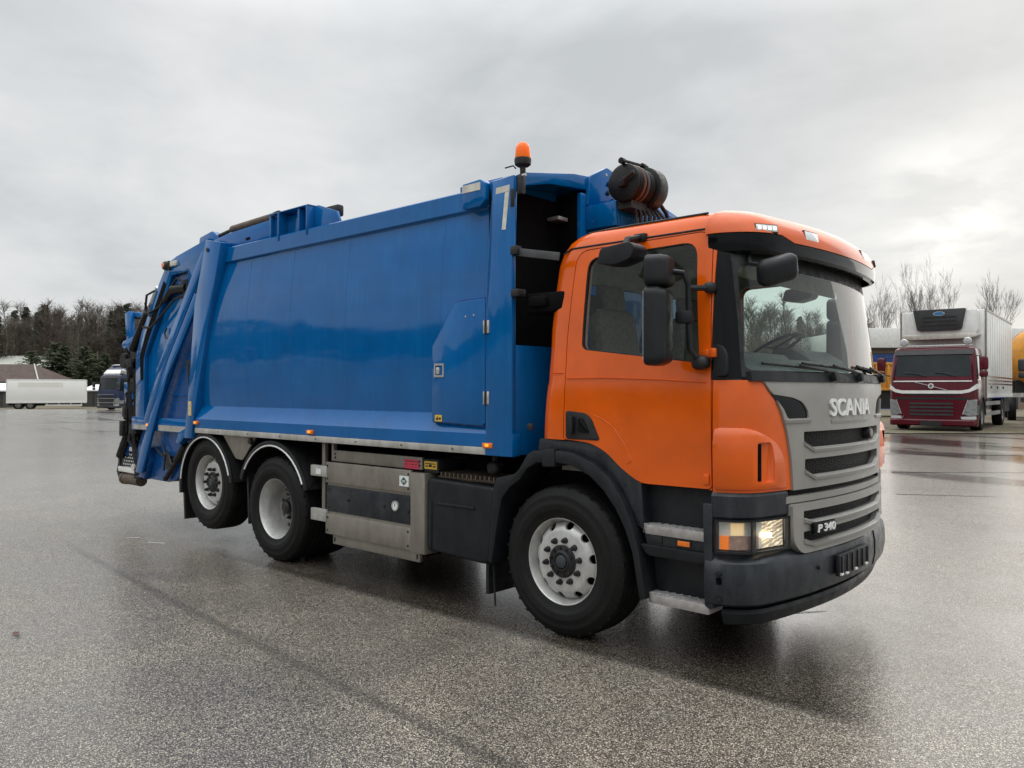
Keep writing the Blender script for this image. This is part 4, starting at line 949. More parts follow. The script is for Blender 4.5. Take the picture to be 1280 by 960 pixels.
# front portal: posts, arch, lower panel, inner panel on the far side
for s in (-1, 1):
    post = [(-0.648, 1.205), (-0.648, 2.20), (-0.640, 2.52), (-0.612, 3.212), (-0.405, 3.226), (-0.392, 2.52), (-0.385, 1.205)]
    r0 = [(x, s * (1.288 if z < 2.53 else 1.288 - 0.035 * (z - 2.52) / 0.7), z) for x, z in post]
    P_ = MB(); n = len(post)
    rings = []
    for yy in (0.0, 0.045):
        rings.append([(x, y - s * yy, z) for x, y, z in r0])
    P_.loft(rings); PO = P_.build('portal_post', 'blue', TRUCK, 0.008)
    if s < 0:
        b = MB()
        yq = lambda z: -(1.2905 if z < 2.53 else 1.2905 - 0.035 * (z - 2.52) / 0.7)
        b.loft([[(-0.575, yq(3.155), 3.110), (-0.440, yq(3.155), 3.115), (-0.440, yq(3.16), 3.160), (-0.572, yq(3.16), 3.155)], [(-0.575, yq(3.155) + 0.002, 3.110), (-0.440, yq(3.155) + 0.002, 3.115), (-0.440, yq(3.16) + 0.002, 3.160), (-0.572, yq(3.16) + 0.002, 3.155)]])
        b.loft([[(-0.500, yq(2.84), 2.84), (-0.462, yq(2.84), 2.836), (-0.440, yq(3.11), 3.112), (-0.482, yq(3.11), 3.108)], [(-0.500, yq(2.84) + 0.002, 2.84), (-0.462, yq(2.84) + 0.002, 2.836), (-0.440, yq(3.11) + 0.002, 3.112), (-0.482, yq(3.11) + 0.002, 3.108)]])
        b.build('reflective_tape', 'tape', PO)
    MB().box(-0.655, -0.384, s * 1.20, s * 1.286, 1.208, 1.372).build('post_foot', 'blue', TRUCK, 0.006)
arch_o = [(-1.245, 3.218), (-1.15, 3.262), (-0.56, 3.372), (-0.40, 3.385), (0.40, 3.385), (0.56, 3.372), (1.15, 3.262), (1.245, 3.218)]
arch_i = [(1.235, 3.10), (1.15, 3.165), (0.85, 3.235), (0.40, 3.275), (-0.40, 3.275), (-0.85, 3.235), (-1.15, 3.165), (-1.235, 3.10)]
MB().prism(arch_o + arch_i, 'x', -0.655, -0.395).build('portal_arch', 'blue', TRUCK, 0.006)
MB().box(-0.43, -0.388, -1.245, 1.245, 1.215, 2.005).build('bulkhead_panel', 'blue', TRUCK, 0.005)
MB().box(-0.43, -0.392, -0.476, 1.245, 2.006, 3.24).build('bulkhead_panel', 'blue', TRUCK, 0.004)
b = MB(); b.box(-0.66, -0.640, -1.24, 1.24, 1.3, 3.2); b.box(-0.64, -0.43, -0.47, -0.45, 2.0, 3.25); b.each('dark_recess', 'void', TRUCK)  # black panels: dirt and the unlit inside of the portal painted as colour
MB().box(-0.62, -0.50, -0.62, -0.50, 3.02, 3.05).build('work_light', 'bright', TRUCK, 0.006)
b = MB(); b.obox((-0.23, -1.24, 2.64), (0.40, 0.02, -0.078), (0, 1, 0), (0.078, 0, 0.40), 0.46, 0.012, 0.055); b.build('rubber_strap', 'darkstrap', TRUCK, 0.003)
b = MB(); b.box(-0.36, 0.0, -1.18, -0.72, 2.23, 2.37); b.box(-0.30, -0.14, -1.22, -1.17, 2.27, 2.345); b.each('air_filter_box', 'void', TRUCK, 0.02)
b = MB(); b.box(-0.40, -0.33, -1.29, -1.20, 2.345, 2.40); b.box(-0.41, -0.35, -1.285, -1.22, 2.645, 2.71); b.each('strap_bracket', 'black', TRUCK, 0.008)
MB().box(-0.27, -0.22, -1.262, -1.24, 1.40, 1.45).build('side_button', 'black', TRUCK, 0.01)
# reel carrier: bolted cheek plate and drum in front of the arch
chk = rounded([(-0.40, 3.29), (-0.385, 3.385), (-0.16, 3.495), (-0.06, 3.475), (0.02, 3.27), (0.0, 3.22), (-0.17, 3.14), (-0.42, 3.14)], 0.02, 3)
CK = MB().prism(chk, 'x', -0.40, -0.365).build('reel_cheek_plate', 'blue', TRUCK, 0.004)
for y, z in ((-0.145, 3.36), (-0.105, 3.31), (-0.155, 3.285), (-0.085, 3.235)):
    MB().lathe([(0, 0.022), (0.015, 0.02), (0.017, 0.0), (0.022, 0.0), (0.022, -0.01), (0, -0.01)], (-0.365, y, z), 'x', 8).build('plate_bolt', 'hub', CK)
MB().lathe([(0, 0.002), (0.012, 0.002), (0.012, -0.01), (0, -0.01)], (-0.365, -0.17, 3.435), 'x', 10).build('plate_hole', 'bright', CK)
b = MB(); b.prism([(-0.42, 2.95), (-0.42, 3.14), (0.9, 3.14), (0.9, 2.95)], 'x', -0.39, -0.10); b.prism([(-0.20, 3.14), (-0.18, 3.22), (0.30, 3.22), (0.35, 3.14)], 'x', -0.39, -0.12)
b.each('reel_console', 'blue', TRUCK, 0.008)
R = empty('hose_reel', (-0.02, -0.44, 3.262)); R.parent = TRUCK
b = MB(); b.lathe([(0, 0), (0.128, 0.0), (0.142, 0.008), (0.145, 0.02), (0.135, 0.035), (0.0, 0.035)], (0, 0, 0), 'y', 40); b.build('drum_flange', 'hose', R)
b = MB(); b.lathe([(0, 0.26), (0.15, 0.26), (0.168, 0.27), (0.17, 0.37), (0.155, 0.40), (0.06, 0.41), (0, 0.41)], (0, 0, 0), 'y', 40); b.build('drum_flange', 'hose', R)
b = MB()
for k in range(7):
    y = 0.055 + k * 0.030; b.lathe([(0.125 + 0.014 * cos(a), y + 0.014 * sin(a)) for a in [2 * pi * j / 8 for j in range(8)]], (0, 0, 0), 'y', 32, closed=True)
b.each('wound_hose', 'hose', R)
b = MB()
for k in (0, 1): b.lathe([(0.133 + 0.013 * cos(a), 0.10 + k * 0.05 + 0.013 * sin(a)) for a in [2 * pi * j / 8 for j in range(8)]], (0, 0, 0), 'y', 32, closed=True)
q_ = b.each('wound_hose', 'rust', R); q_[1].data.materials.clear(); q_[1].data.materials.append(M['darkstrap'])
MB().lathe([(0, -0.045), (0.038, -0.042), (0.042, -0.03), (0.046, 0.005), (0, 0.005)], (0, 0, 0), 'y', 20).build('drum_hub', 'plastic', R)
b = MB(); b.tube([(0.0, -0.03, 0.0), (0.10, -0.035, 0.045), (0.12, -0.03, 0.05)], 0.018, 6); b.build('drum_crank', 'black', R)
b = MB(); b.tube([(0.0, -0.02, 0.165), (0.0, 0.10, 0.172), (0.0, 0.34, 0.185)], 0.012, 6); b.lathe([(0, -0.022), (0.024, -0.02), (0.024, 0.02), (0, 0.022)], (0, -0.01, 0.160), 'y', 10); b.lathe([(0, -0.02), (0.022, -0.02), (0.022, 0.02), (0, 0.02)], (0, 0.28, 0.18), 'y', 10)
b.build('guide_bar', 'hose', R)
b = MB()
for k in range(7): b.tube([(0.02, 0.10 + k * 0.05, -0.12), (0.04 + 0.01 * k, 0.12 + k * 0.05, -0.22), (0.03, 0.14 + k * 0.055, -0.42)], 0.012 + 0.003 * (k % 2), 6)
b.box(-0.12, 0.05, 0.04, 0.36, -0.19, -0.13)
b.each('feed_hose', 'black', R)
MB().tube([(0.05, 0.45, -0.10), (0.06, 0.52, -0.16), (0.07, 0.60, -0.30), (0.07, 0.66, -0.5)], 0.016, 6).build('feed_hose', 'hose', R)
# warning beacon on its bracket
BK = empty('warning_beacon', (-0.368, -1.195, 3.285)); BK.parent = TRUCK
MB().lathe([(0, 0.150), (0.022, 0.148), (0.040, 0.135), (0.052, 0.105), (0.0565, 0.055), (0.058, 0.03), (0, 0.03)], (0, 0, 0.028), 'z', 28).build('beacon_dome', 'beacon', BK)
MB().lathe([(0, 0.060), (0.060, 0.060), (0.062, 0.045), (0.058, 0.015), (0.04, 0.002), (0.022, 0.0), (0.020, -0.05), (0, -0.05)], (0, 0, 0), 'z', 28).build('beacon_base', 'black', BK)
b = MB(); b.tube([(0, 0, 0.0), (0, 0, -0.19)], 0.019, 10); b.build('beacon_post', 'black', BK)
MB().box(-0.022, 0.024, -0.04, 0.0, -0.20, -0.06).build('post_clamp', 'hub', BK, 0.004)
b = MB(); b.box(-0.035, 0.0, -0.095, -0.085, -0.30, -0.17); b.tube([(-0.10, -0.08, -0.006), (-0.03, -0.07, 0.0), (-0.02, -0.05, -0.02)], 0.006, 6); b.build('beacon_bracket', 'plastic', BK, 0.002)
b = MB(); b.lathe([(0, -0.02), (0.01, -0.02), (0.01, 0.02), (0, 0.02)], (0.035, -0.03, -0.07), 'x', 8); b.build('bracket_bolt', 'bright', BK)
# side camera box with reflective edge
CB = MB().prism([(-0.905, 3.045), (-0.905, 3.235), (-0.72, 3.245), (-0.665, 3.21), (-0.665, 3.09), (-0.72, 3.045)], 'y', -1.275, -1.10).build('camera_housing', 'blue', TRUCK, 0.006)
MB().box(-0.905, -0.715, -1.279, -1.272, 3.165, 3.222).build('reflective_tape', 'tape', CB)
MB().box(-1.05, -0.60, -1.16, -1.05, 3.20, 3.262).build('roof_edge_rail', 'blue', TRUCK, 0.006)
# side access door with cut corner, lock, hinges and sticker
dp = [(-1.232, 1.437), (-1.232, 2.022), (-0.975, 2.338), (-0.940, 2.350), (-0.672, 2.356), (-0.655, 2.33), (-0.658, 1.445), (-0.685, 1.420)]
SD = MB().prism(dp, 'y', -1.282, -1.20).build('access_door', 'blue', TRUCK, 0.004)
MB().prism(grow(dp, 0.012), 'y', -1.264, -1.19).build('door_seal', 'blue_dirty', SD)
for z in (2.145, 1.625):
    h = MB().box(-0.667, -0.607, -1.297, -1.28, z - 0.048, z + 0.048).build('door_hinge', 'bright', SD, 0.005)
    MB().tube([(-0.637, -1.298, z - 0.048), (-0.637, -1.298, z + 0.048)], 0.010, 8).build('hinge_pin', 'hub', h)
lk = cut(bx(-1.205, -1.095, -1.289, -1.27, 1.782, 1.888), bx(-1.190, -1.110, -1.4, -1.2, 1.798, 1.872))
LK = link('door_lock', lk, 'bright', SD); MB().box(-1.19, -1.11, -1.280, -1.272, 1.798, 1.872).build('lock_recess', 'black', LK)
MB().box(-1.185, -1.145, -1.290, -1.275, 1.803, 1.860).build('lock_paddle', 'bright', LK, 0.008)
ST = MB().box(-1.195, -1.118, -1.2855, -1.281, 1.440, 1.490).build('warning_sticker', 'ytape', SD)
b = MB(); b.prism([(-1.185, 1.452), (-1.165, 1.480), (-1.158, 1.452)], 'y', -1.2885, -1.284); b.box(-1.15, -1.128, -1.2885, -1.284, 1.455, 1.47); b.build('sticker_print', 'black', ST)
b = MB()
for x, z in ((-0.86, 2.235), (-0.775, 2.240)): b.lathe([(0, -0.002), (0.008, -0.002), (0.008, 0.004), (0, 0.004)], (x, -1.283, z), 'y', 8)
b.each('door_rivet', 'bright', SD)

# ------------------------------------------------------------------ roof gear above the tailgate
for s in (-1, 1):
    MB().prism([(-5.20, 3.22), (-5.16, 3.34), (-4.72, 3.385), (-3.72, 3.42), (-3.70, 3.20), (-5.0, 3.19)], 'y', s * 1.06, s * 1.12).build('roof_beam', 'blue', TRUCK, 0.006)
    MB().box(-4.33, -4.25, s * 1.05, s * 1.125, 3.262, 3.29).build('beam_slot', 'void', TRUCK)
    b = MB(); b.tube([(-4.70, s * 1.07, 3.435), (-3.80, s * 1.07, 3.455)], 0.042, 14); b.build('roof_cylinder', 'wood_grey', TRUCK)
    MB().lathe([(0, -0.01), (0.05, -0.01), (0.052, 0.05), (0, 0.05)], (-3.82, s * 1.07, 3.453), 'x', 14).build('cylinder_head', 'black', TRUCK)
    b = MB(); b.tube([(-5.05, s * 1.07, 3.40), (-4.70, s * 1.07, 3.435)], 0.020, 8); b.build('cylinder_rod', 'hub', TRUCK)
    MB().prism(rounded([(-5.42, 3.28), (-5.40, 3.43), (-5.10, 3.47), (-4.98, 3.40), (-4.95, 3.28)], 0.03, 3), 'y', s * 1.02, s * 1.10).build('tailgate_lug', 'blue', TRUCK, 0.006)
    MB().prism([(-3.72, 3.16), (-3.72, 3.425), (-3.55, 3.43), (-3.55, 3.16)], 'y', s * 1.14, s * 1.165).build('bracket_plate', 'blue_dirty', TRUCK, 0.003)
    b = MB(); b.box(-3.74, -3.71, s * 0.9, s * 1.20, 3.17, 3.42); b.box(-3.57, -3.545, s * 0.9, s * 1.215, 3.15, 3.43); b.box(-3.08, -3.055, s * 0.9, s * 1.215, 3.15, 3.43); b.box(-3.24, -3.21, s * 0.9, s * 1.20, 3.17, 3.42)
    b.each('bracket_rib', 'blue', TRUCK, 0.003)
    MB().prism([(-3.06, 3.17), (-3.06, 3.43), (-2.98, 3.425), (-2.70, 3.33), (-2.64, 3.21)], 'y', s * 1.11, s * 1.14).build('bracket_plate', 'blue', TRUCK, 0.004)
    MB().prism([(-3.55, 3.17), (-3.55, 3.40), (-3.24, 3.40), (-3.24, 3.17)], 'y', s * 1.10, s * 1.12).build('bracket_plate', 'blue', TRUCK, 0.004)
    MB().box(-3.735, -3.05, s * 0.85, s * 1.212, 3.424, 3.434).build('bracket_cover', 'blue', TRUCK, 0.002)
    MB().box(-2.95, -2.74, s * 1.02, s * 1.10, 3.30, 3.41).build('hose_clamp', 'black', TRUCK, 0.02)

# ------------------------------------------------------------------ tailgate
TG = empty('tailgate', (0, 0, 0)); TG.parent = TRUCK
hull = [(-5.05, 3.30), (-5.72, 3.215), (-5.90, 3.10), (-6.10, 2.85), (-6.45, 2.45), (-6.66, 2.15), (-6.68, 1.30), (-6.9, 0.95), (-6.95, 0.58), (-6.05, 0.58), (-5.84, 0.62), (-5.64, 0.74), (-5.50, 1.0), (-5.46, 1.25), (-5.05, 1.30)]
MB().prism(hull, 'y', -1.155, 1.155).build('tailgate_hull', 'blue_dirty', TG, 0.01)
for s in (-1, 1):
    # raised outer frame of the tailgate side: roof strip, sloping rear band, front band
    fr_out = [(-4.97, 3.355), (-5.73, 3.240), (-5.98, 3.175), (-6.19, 2.955), (-6.42, 2.67), (-6.67, 2.39), (-6.82, 2.12), (-6.83, 1.86), (-6.80, 1.28)]
    fr_in = [(-6.58, 1.28), (-6.58, 1.86), (-6.56, 2.10), (-6.44, 2.27), (-6.18, 2.60), (-5.97, 2.85), (-5.86, 3.03), (-5.45, 3.045), (-5.44, 2.74), (-5.30, 2.72), (-5.0, 3.20)]
    f = MB().prism(fr_out + fr_in, 'y', s * 1.14, s * 1.215).build('tailgate_frame', 'blue', TG, 0.006)
    MB().prism([(-5.88, 3.02), (-5.46, 3.03), (-5.46, 2.76), (-5.72, 2.74), (-5.98, 2.82)], 'y', s * 1.13, s * 1.162).build('frame_recess', 'blue_dirty', TG)
    MB().prism([(-5.44, 2.74), (-5.30, 2.72), (-6.38, 1.30), (-6.56, 1.30), (-6.56, 2.08), (-6.42, 2.25), (-6.0, 2.74)], 'y', s * 1.14, s * 1.172).build('tailgate_side', 'blue', TG, 0.004)
    # sloping edge band and the separate diagonal arm in front of it
    MB().prism([(-5.10, 3.22), (-5.00, 3.24), (-5.19, 2.90), (-5.64, 2.36), (-6.05, 1.90), (-6.43, 1.30), (-6.57, 1.30), (-6.16, 1.98), (-5.77, 2.46), (-5.32, 2.98)], 'y', s * 1.17, s * 1.226).build('tailgate_edge', 'blue', TG, 0.005)
    MB().prism(rounded([(-5.10, 2.74), (-5.20, 2.54), (-5.54, 2.16), (-5.84, 1.84), (-6.15, 1.34), (-6.31, 1.03), (-6.52, 0.66), (-6.70, 0.66), (-6.53, 1.0), (-6.28, 1.38), (-5.96, 1.88), (-5.60, 2.28), (-5.18, 2.76)], 0.02, 2), 'y', s * 1.232, s * 1.268).build('diagonal_arm', 'blue', TG, 0.006)
    rp = [(-4.88, 3.315), (-4.55, 3.25), (-4.73, 2.69), (-5.14, 1.40), (-5.19, 1.14), (-5.36, 1.14), (-5.28, 1.57), (-5.13, 2.63)]
    po = MB().prism(rp, 'y', s * 1.16, s * 1.290).build('rear_post', 'blue', TRUCK, 0.008)
    MB().lathe([(0, -0.012), (0.022, -0.012), (0.024, 0.004), (0, 0.004)], (-4.83, s * 1.29 if s < 0 else 1.30, 3.20), 'y', 14).build('post_pin', 'hub', po)
    b = MB(); b.box(-5.255, -5.185, s * 1.286, s * 1.295, 1.395, 1.555); RF = b.build('yellow_reflector', 'ytape', po)
    b = MB()
    for k in range(3): b.box(-5.245, -5.195, s * 1.29, s * 1.2975, 1.405 + k * 0.05, 1.44 + k * 0.05)
    b.each('reflector_face', 'tape', RF)
    RF = MB().box(-6.305, -6.215, s * 1.17, s * 1.182, 1.665, 1.825).build('yellow_reflector', 'ytape', TG)
    b = MB()
    for k in range(3): b.box(-6.295, -6.225, s * 1.175, s * 1.1845, 1.675 + k * 0.05, 1.71 + k * 0.05)
    b.each('reflector_face', 'tape', RF)
    MB().box(-6.92, -5.42, s * 1.15, s * 1.222, 1.185, 1.345).build('tailgate_sill', 'blue', TG, 0.006)
    b = MB(); b.box(-6.15, -5.44, s * 1.215, s * 1.229, 1.195, 1.262); b.box(-6.86, -6.36, s * 1.215, s * 1.229, 1.195, 1.25); b.each('reflective_strip', 'alu', TG)
    L = MB().box(-6.48, -6.38, s * 1.215, s * 1.24, 1.235, 1.275).build('marker_lamp', 'amber', TG, 0.006); MB().box(-6.455, -6.41, s * 1.23, s * 1.245, 1.243, 1.266).build('marker_bulb', 'lit_amber', L)
    # hydraulic strut at the bottom front edge and lug
    b = MB(); b.tube([(-5.50, s * 1.20, 1.05), (-5.72, s * 1.20, 0.86)], 0.048, 10); b.tube([(-5.70, s * 1.20, 0.87), (-6.02, s * 1.20, 0.62)], 0.030, 10); b.each('tailgate_strut', 'chassis', TG)
    MB().prism([(-5.36, 1.16), (-5.30, 1.26), (-5.50, 1.20), (-5.58, 1.08), (-5.50, 1.06)], 'y', s * 1.20, s * 1.285).build('strut_lug', 'blue', TG, 0.004)
    b = MB(); b.tube([(-5.40, s * 1.22, 1.98), (-5.36, s * 1.22, 1.60), (-5.37, s * 1.22, 1.40)], 0.02, 6); b.box(-5.46, -5.34, s * 1.17, s * 1.22, 1.92, 2.02); b.build('brake_hose', 'black', TG)
    b = MB(); b.box(-5.6, -5.45, s * 1.15, s * 1.168, 1.46, 1.475); b.box(-5.95, -5.45, s * 1.15, s * 1.17, 1.615, 1.63); b.each('weld_seam', 'blue', TG)
    b = MB(); b.tube([(-6.30, s * 1.19, 0.98), (-6.10, s * 1.20, 0.90), (-5.95, s * 1.2, 0.93), (-5.85, s * 1.2, 0.80)], 0.014, 6); b.tube([(-6.12, s * 1.19, 1.04), (-6.02, s * 1.2, 0.90), (-6.06, s * 1.2, 0.72)], 0.012, 6); b.box(-6.0, -5.9, s * 1.16, s * 1.2, 0.74, 0.90)
    b.build('lower_hose', 'black', TG)
    MB().tube([(-6.02, s * 1.19, 2.42), (-6.06, s * 1.20, 2.36), (-6.02, s * 1.20, 2.30), (-5.86, s * 1.20, 2.285)], 0.010, 6).build('side_hook', 'black', TG)
b = MB()
for k in range(7):
    a = k * 0.9; x, z = -6.22 + 0.035 * k, 1.98 + 0.03 * ((k * 3) % 4)
    b.obox((x, -1.1735, z), (cos(a), 0, sin(a)), (0, 1, 0), (-sin(a), 0, cos(a)), 0.09, 0.004, 0.022)
b.build('worn_decal', 'tape', TG)
# working lamp at the top, hydraulic gear in the recess
b = MB(); soft_box(b, (-5.99, -1.20, 3.155), (1, 0, 0), (0, 1, 0), (0, 0, 1), 0.13, 0.12, 0.11, 2.6); b.build('rear_lamp', 'black', TG, merge=True)
MB().lathe([(0, -0.002), (0.028, -0.002), (0.03, 0.02), (0, 0.02)], (-5.985, -1.262, 3.155), 'y', 14).build('lamp_lens', 'amber', TG)
b = MB(); b.box(-5.86, -5.70, -1.235, -1.20, 3.13, 3.19); b.build('lamp_bracket', 'tape', TG, 0.004); MB().box(-5.90, -5.87, -1.24, -1.20, 3.09, 3.20).build('lamp_bracket', 'black', TG)
b = MB(); b.tube([(-5.55, -1.17, 2.86), (-5.85, -1.20, 2.86)], 0.055, 12); b.tube([(-5.80, -1.20, 2.86), (-5.95, -1.20, 2.80), (-6.05, -1.20, 2.74)], 0.03, 8)
b.box(-5.58, -5.50, -1.20, -1.16, 2.78, 2.95)
b.build('hydraulic_motor', 'hose', TG)
for k, pts in enumerate([[(-5.52, -1.2, 2.90), (-5.7, -1.22, 2.98), (-5.9, -1.22, 2.86), (-6.15, -1.22, 2.68), (-6.45, -1.22, 2.62), (-6.55, -1.22, 2.75)],
                         [(-5.5, -1.2, 2.78), (-5.75, -1.22, 2.74), (-6.0, -1.22, 2.62), (-6.4, -1.22, 2.44), (-6.62, -1.22, 2.46)],
                         [(-5.46, -1.2, 2.74), (-5.46, -1.21, 2.93)], [(-5.45, -1.2, 2.76), (-5.72, -1.21, 2.755)],
                         [(-6.30, -1.22, 2.88), (-6.46, -1.24, 2.84), (-6.50, -1.24, 2.66), (-6.38, -1.23, 2.58)]]):
    MB().tube(pts, 0.014, 6).build('hydraulic_hose', 'hose', TG)

# ------------------------------------------------------------------ bin lift at the rear
LF = empty('bin_lift', (0, 0, 0)); LF.parent = TRUCK
rl = random.Random(17)
for s in (-1, 1):
    MB().prism([(-6.05, 2.98), (-5.98, 2.93), (-6.20, 2.62), (-6.47, 2.28), (-6.60, 2.06), (-6.60, 1.80), (-6.68, 1.80), (-6.70, 2.10), (-6.55, 2.36), (-6.28, 2.70)], 'y', s * 1.16, s * 1.2175).build('edge_guard', 'void', TG)
    for k in range(13):
        x0_, z0_ = -6.86 - 0.40 * rl.random(), 2.25 - 0.35 * rl.random()
        pts = [(x0_, s * (1.08 + 0.12 * rl.random()), z0_)]
        for j in range(4): pts.append((pts[-1][0] + rl.gauss(0, 0.07), s * (1.08 + 0.12 * rl.random()), pts[-1][2] - rl.uniform(0.12, 0.34)))
        MB().tube(pts, 0.012 + 0.010 * rl.random(), 6).build('lift_hose', 'hose', LF)
    for x, z, w, h in ((-7.12, 2.02, 0.16, 0.12), (-7.0, 1.74, 0.14, 0.18), (-7.22, 1.40, 0.16, 0.14), (-6.98, 1.18, 0.20, 0.12), (-7.34, 1.18, 0.10, 0.20)):
        MB().box(x - w / 2, x + w / 2, s * 1.04, s * 1.19, z - h / 2, z + h / 2).build('valve_block', 'chassis', LF, 0.012)
for s in (-1, 1):
    b = MB(); b.tube([(-6.30, s * 1.17, 2.93), (-6.62, s * 1.17, 2.60)], 0.030, 10); b.build('lift_cylinder_rod', 'bright', LF)
    b = MB(); b.tube([(-6.58, s * 1.17, 2.64), (-7.02, s * 1.17, 2.20)], 0.052, 12); b.build('lift_cylinder', 'hose', LF)
    MB().prism([(-7.38, 2.68), (-7.26, 2.71), (-7.16, 2.22), (-7.30, 2.20)], 'y', s * 1.06, s * 1.13).build('lift_arm', 'blue', LF, 0.008)
    MB().prism([(-7.36, 2.64), (-7.34, 2.71), (-6.72, 2.66), (-6.72, 2.60)], 'y', s * 1.0, s * 1.06).build('lift_arm', 'blue', LF, 0.008)
    MB().prism([(-7.46, 2.26), (-7.40, 2.32), (-7.05, 2.38), (-7.0, 2.26), (-7.25, 2.16)], 'y', s * 1.02, s * 1.14).build('lift_arm', 'blue', LF, 0.008)
    b = MB(); b.tube([(-7.36, s * 1.02, 2.06), (-7.36, s * 1.16, 2.06)], 0.10, 14); b.build('buffer_roller', 'hose', LF)
    MB().tube([(-7.5, s * 1.1, 1.93), (-7.32, s * 1.1, 1.90), (-7.18, s * 1.1, 1.96), (-7.1, s * 1.1, 1.93)], 0.03, 6).build('lift_lever', 'bright', LF)
    b = MB(); b.prism([(-7.20, 2.20), (-7.02, 2.18), (-6.84, 1.92), (-6.84, 1.30), (-7.08, 1.25), (-7.18, 1.6)], 'y', s * 0.95, s * 1.14); b.build('lift_column', 'chassis', LF, 0.01)
    b = MB(); b.tube([(-7.12, s * 1.16, 1.92), (-7.05, s * 1.16, 1.30)], 0.045, 8); b.tube([(-6.95, s * 1.17, 1.95), (-6.92, s * 1.17, 1.2)], 0.022, 8); b.tube([(-7.0, s * 1.17, 1.55), (-7.25, s * 1.16, 1.5), (-7.3, s * 1.15, 1.3)], 0.02, 6); b.each('lift_hose', 'hose', LF)
    MB().prism([(-7.30, 1.78), (-7.06, 1.76), (-6.98, 1.50), (-7.10, 1.44), (-7.26, 1.50)], 'y', s * 1.02, s * 1.17).build('lift_plate', 'blue', LF, 0.012)
    MB().box(-6.90, -6.875, s * 1.12, s * 1.18, 1.25, 1.72).build('edge_strip', 'alu', LF)
    b = MB(); b.tube([(-7.20, s * 1.08, 1.40), (-7.42, s * 1.08, 1.05), (-7.62, s * 1.08, 0.80)], 0.055, 8); b.tube([(-7.16, s * 1.12, 1.32), (-7.02, s * 1.13, 0.9), (-6.90, s * 1.14, 0.60)], 0.042, 8); b.build('lower_link', 'chassis', LF)
    MB().prism([(-7.55, 0.95), (-7.30, 1.42), (-7.12, 1.30), (-7.30, 0.98), (-7.50, 0.78)], 'y', s * 0.96, s * 1.05).build('lower_arm', 'blue_dirty', LF, 0.01)
    b = MB(); b.prism([(-7.02, 0.92), (-6.84, 0.92), (-6.88, 0.54), (-7.08, 0.54)], 'y', s * 1.0, s * 1.13); b.build('link_foot', 'chassis', LF, 0.01)
    b = MB(); b.tube([(-6.96, s * 1.08, 0.70), (-6.96, s * 1.19, 0.70)], 0.045, 12); b.build('link_pin', 'tape', LF)
    b = MB(); b.prism([(-6.72, 0.98), (-6.42, 0.98), (-6.42, 0.80), (-6.56, 0.58), (-6.70, 0.62)], 'y', s * 1.14, s * 1.22); b.build('hopper_lug', 'blue_dirty', LF, 0.008)
b = MB()
for z, x in ((2.66, -7.33), (2.02, -7.40), (1.60, -7.2), (1.30, -7.25), (0.95, -7.55)): b.tube([(x, -1.1, z), (x, 1.1, z)], 0.045, 8)
b.each('cross_tube', 'chassis', LF)
MB().box(-7.12, -6.75, -1.05, 1.05, 0.62, 1.9).build('lift_back_plate', 'void', LF)
b = MB(); b.prism([(-7.40, 1.60), (-7.35, 1.95), (-7.30, 1.95), (-7.33, 1.60)], 'y', -1.02, -0.2); b.build('bin_comb', 'blue', LF, 0.006)
# perforated foot step folded at the side
FS = empty('foot_step', (0, 0, 0)); FS.parent = TRUCK
MB().prism([(-7.72, 0.665), (-7.66, 0.86), (-7.10, 0.86), (-7.12, 0.665)], 'y', -1.03, -1.0).build('step_grating', 'black', FS, 0.004)
b = MB()
rs = random.Random(3)
for i in range(9):
    for j in range(4):
        x = -7.62 + i * 0.055 + 0.027 * (j % 2); z = 0.695 + j * 0.044
        b.lathe([(0, -0.004), (0.010, -0.004), (0.014, 0.0), (0.0, 0.002)], (x, -1.032, z), 'y', 7)
b.each('grip_stud', 'print_white', FS)
b = MB(); b.box(-7.74, -7.08, -1.06, -1.0, 0.590, 0.655); b.build('step_edge', 'white', FS, 0.006)
b = MB(); b.box(-7.40, -7.06, -1.055, -1.02, 0.875, 0.93); b.build('step_hinge', 'white', FS, 0.006)
b = MB(); b.tube([(-7.78, -1.02, 0.72), (-7.83, -1.02, 0.58), (-7.76, -1.02, 0.48), (-7.70, -1.02, 0.56)], 0.018, 6); b.box(-7.78, -7.72, -1.04, -0.98, 0.52, 0.88); b.build('step_bracket', 'black', FS)
b = MB(); b.tube([(-7.62, -1.0, 0.50), (-7.14, -1.0, 0.50)], 0.075, 14); b.tube([(-7.66, -1.0, 0.50), (-7.60, -1.0, 0.50)], 0.085, 12); b.build('step_roller', 'wood_grey', FS)
b = MB(); b.tube([(-6.25, -1.10, 0.62), (-5.75, -1.1, 0.66)], 0.05, 8); b.build('drain_pipe', 'chassis', TG)

flatten(TRUCK)
# ------------------------------------------------------------------ ground: one sheet that rises gently towards the parked lorries
def sstep(a, b, t):   # smooth step from a to b
    t = min(1, max(0, (t - a) / (b - a))); return t * t * (3 - 2 * t)
def ground_z(x, y):
    p = Vector((x, y, 0)) - EYE; r = p.dot(RIGHT); d = p.dot(AWAY)
    rise = 0.42 * sstep(11, 25, d) * sstep(-8, 9, r)
    fall = -0.55 * sstep(66, 94, d) * sstep(-20, -38, r)
    return rise + fall
def spot(r, d, dz=0.0):
    p = at(r, d); p.z = ground_z(p.x, p.y) + dz; return p

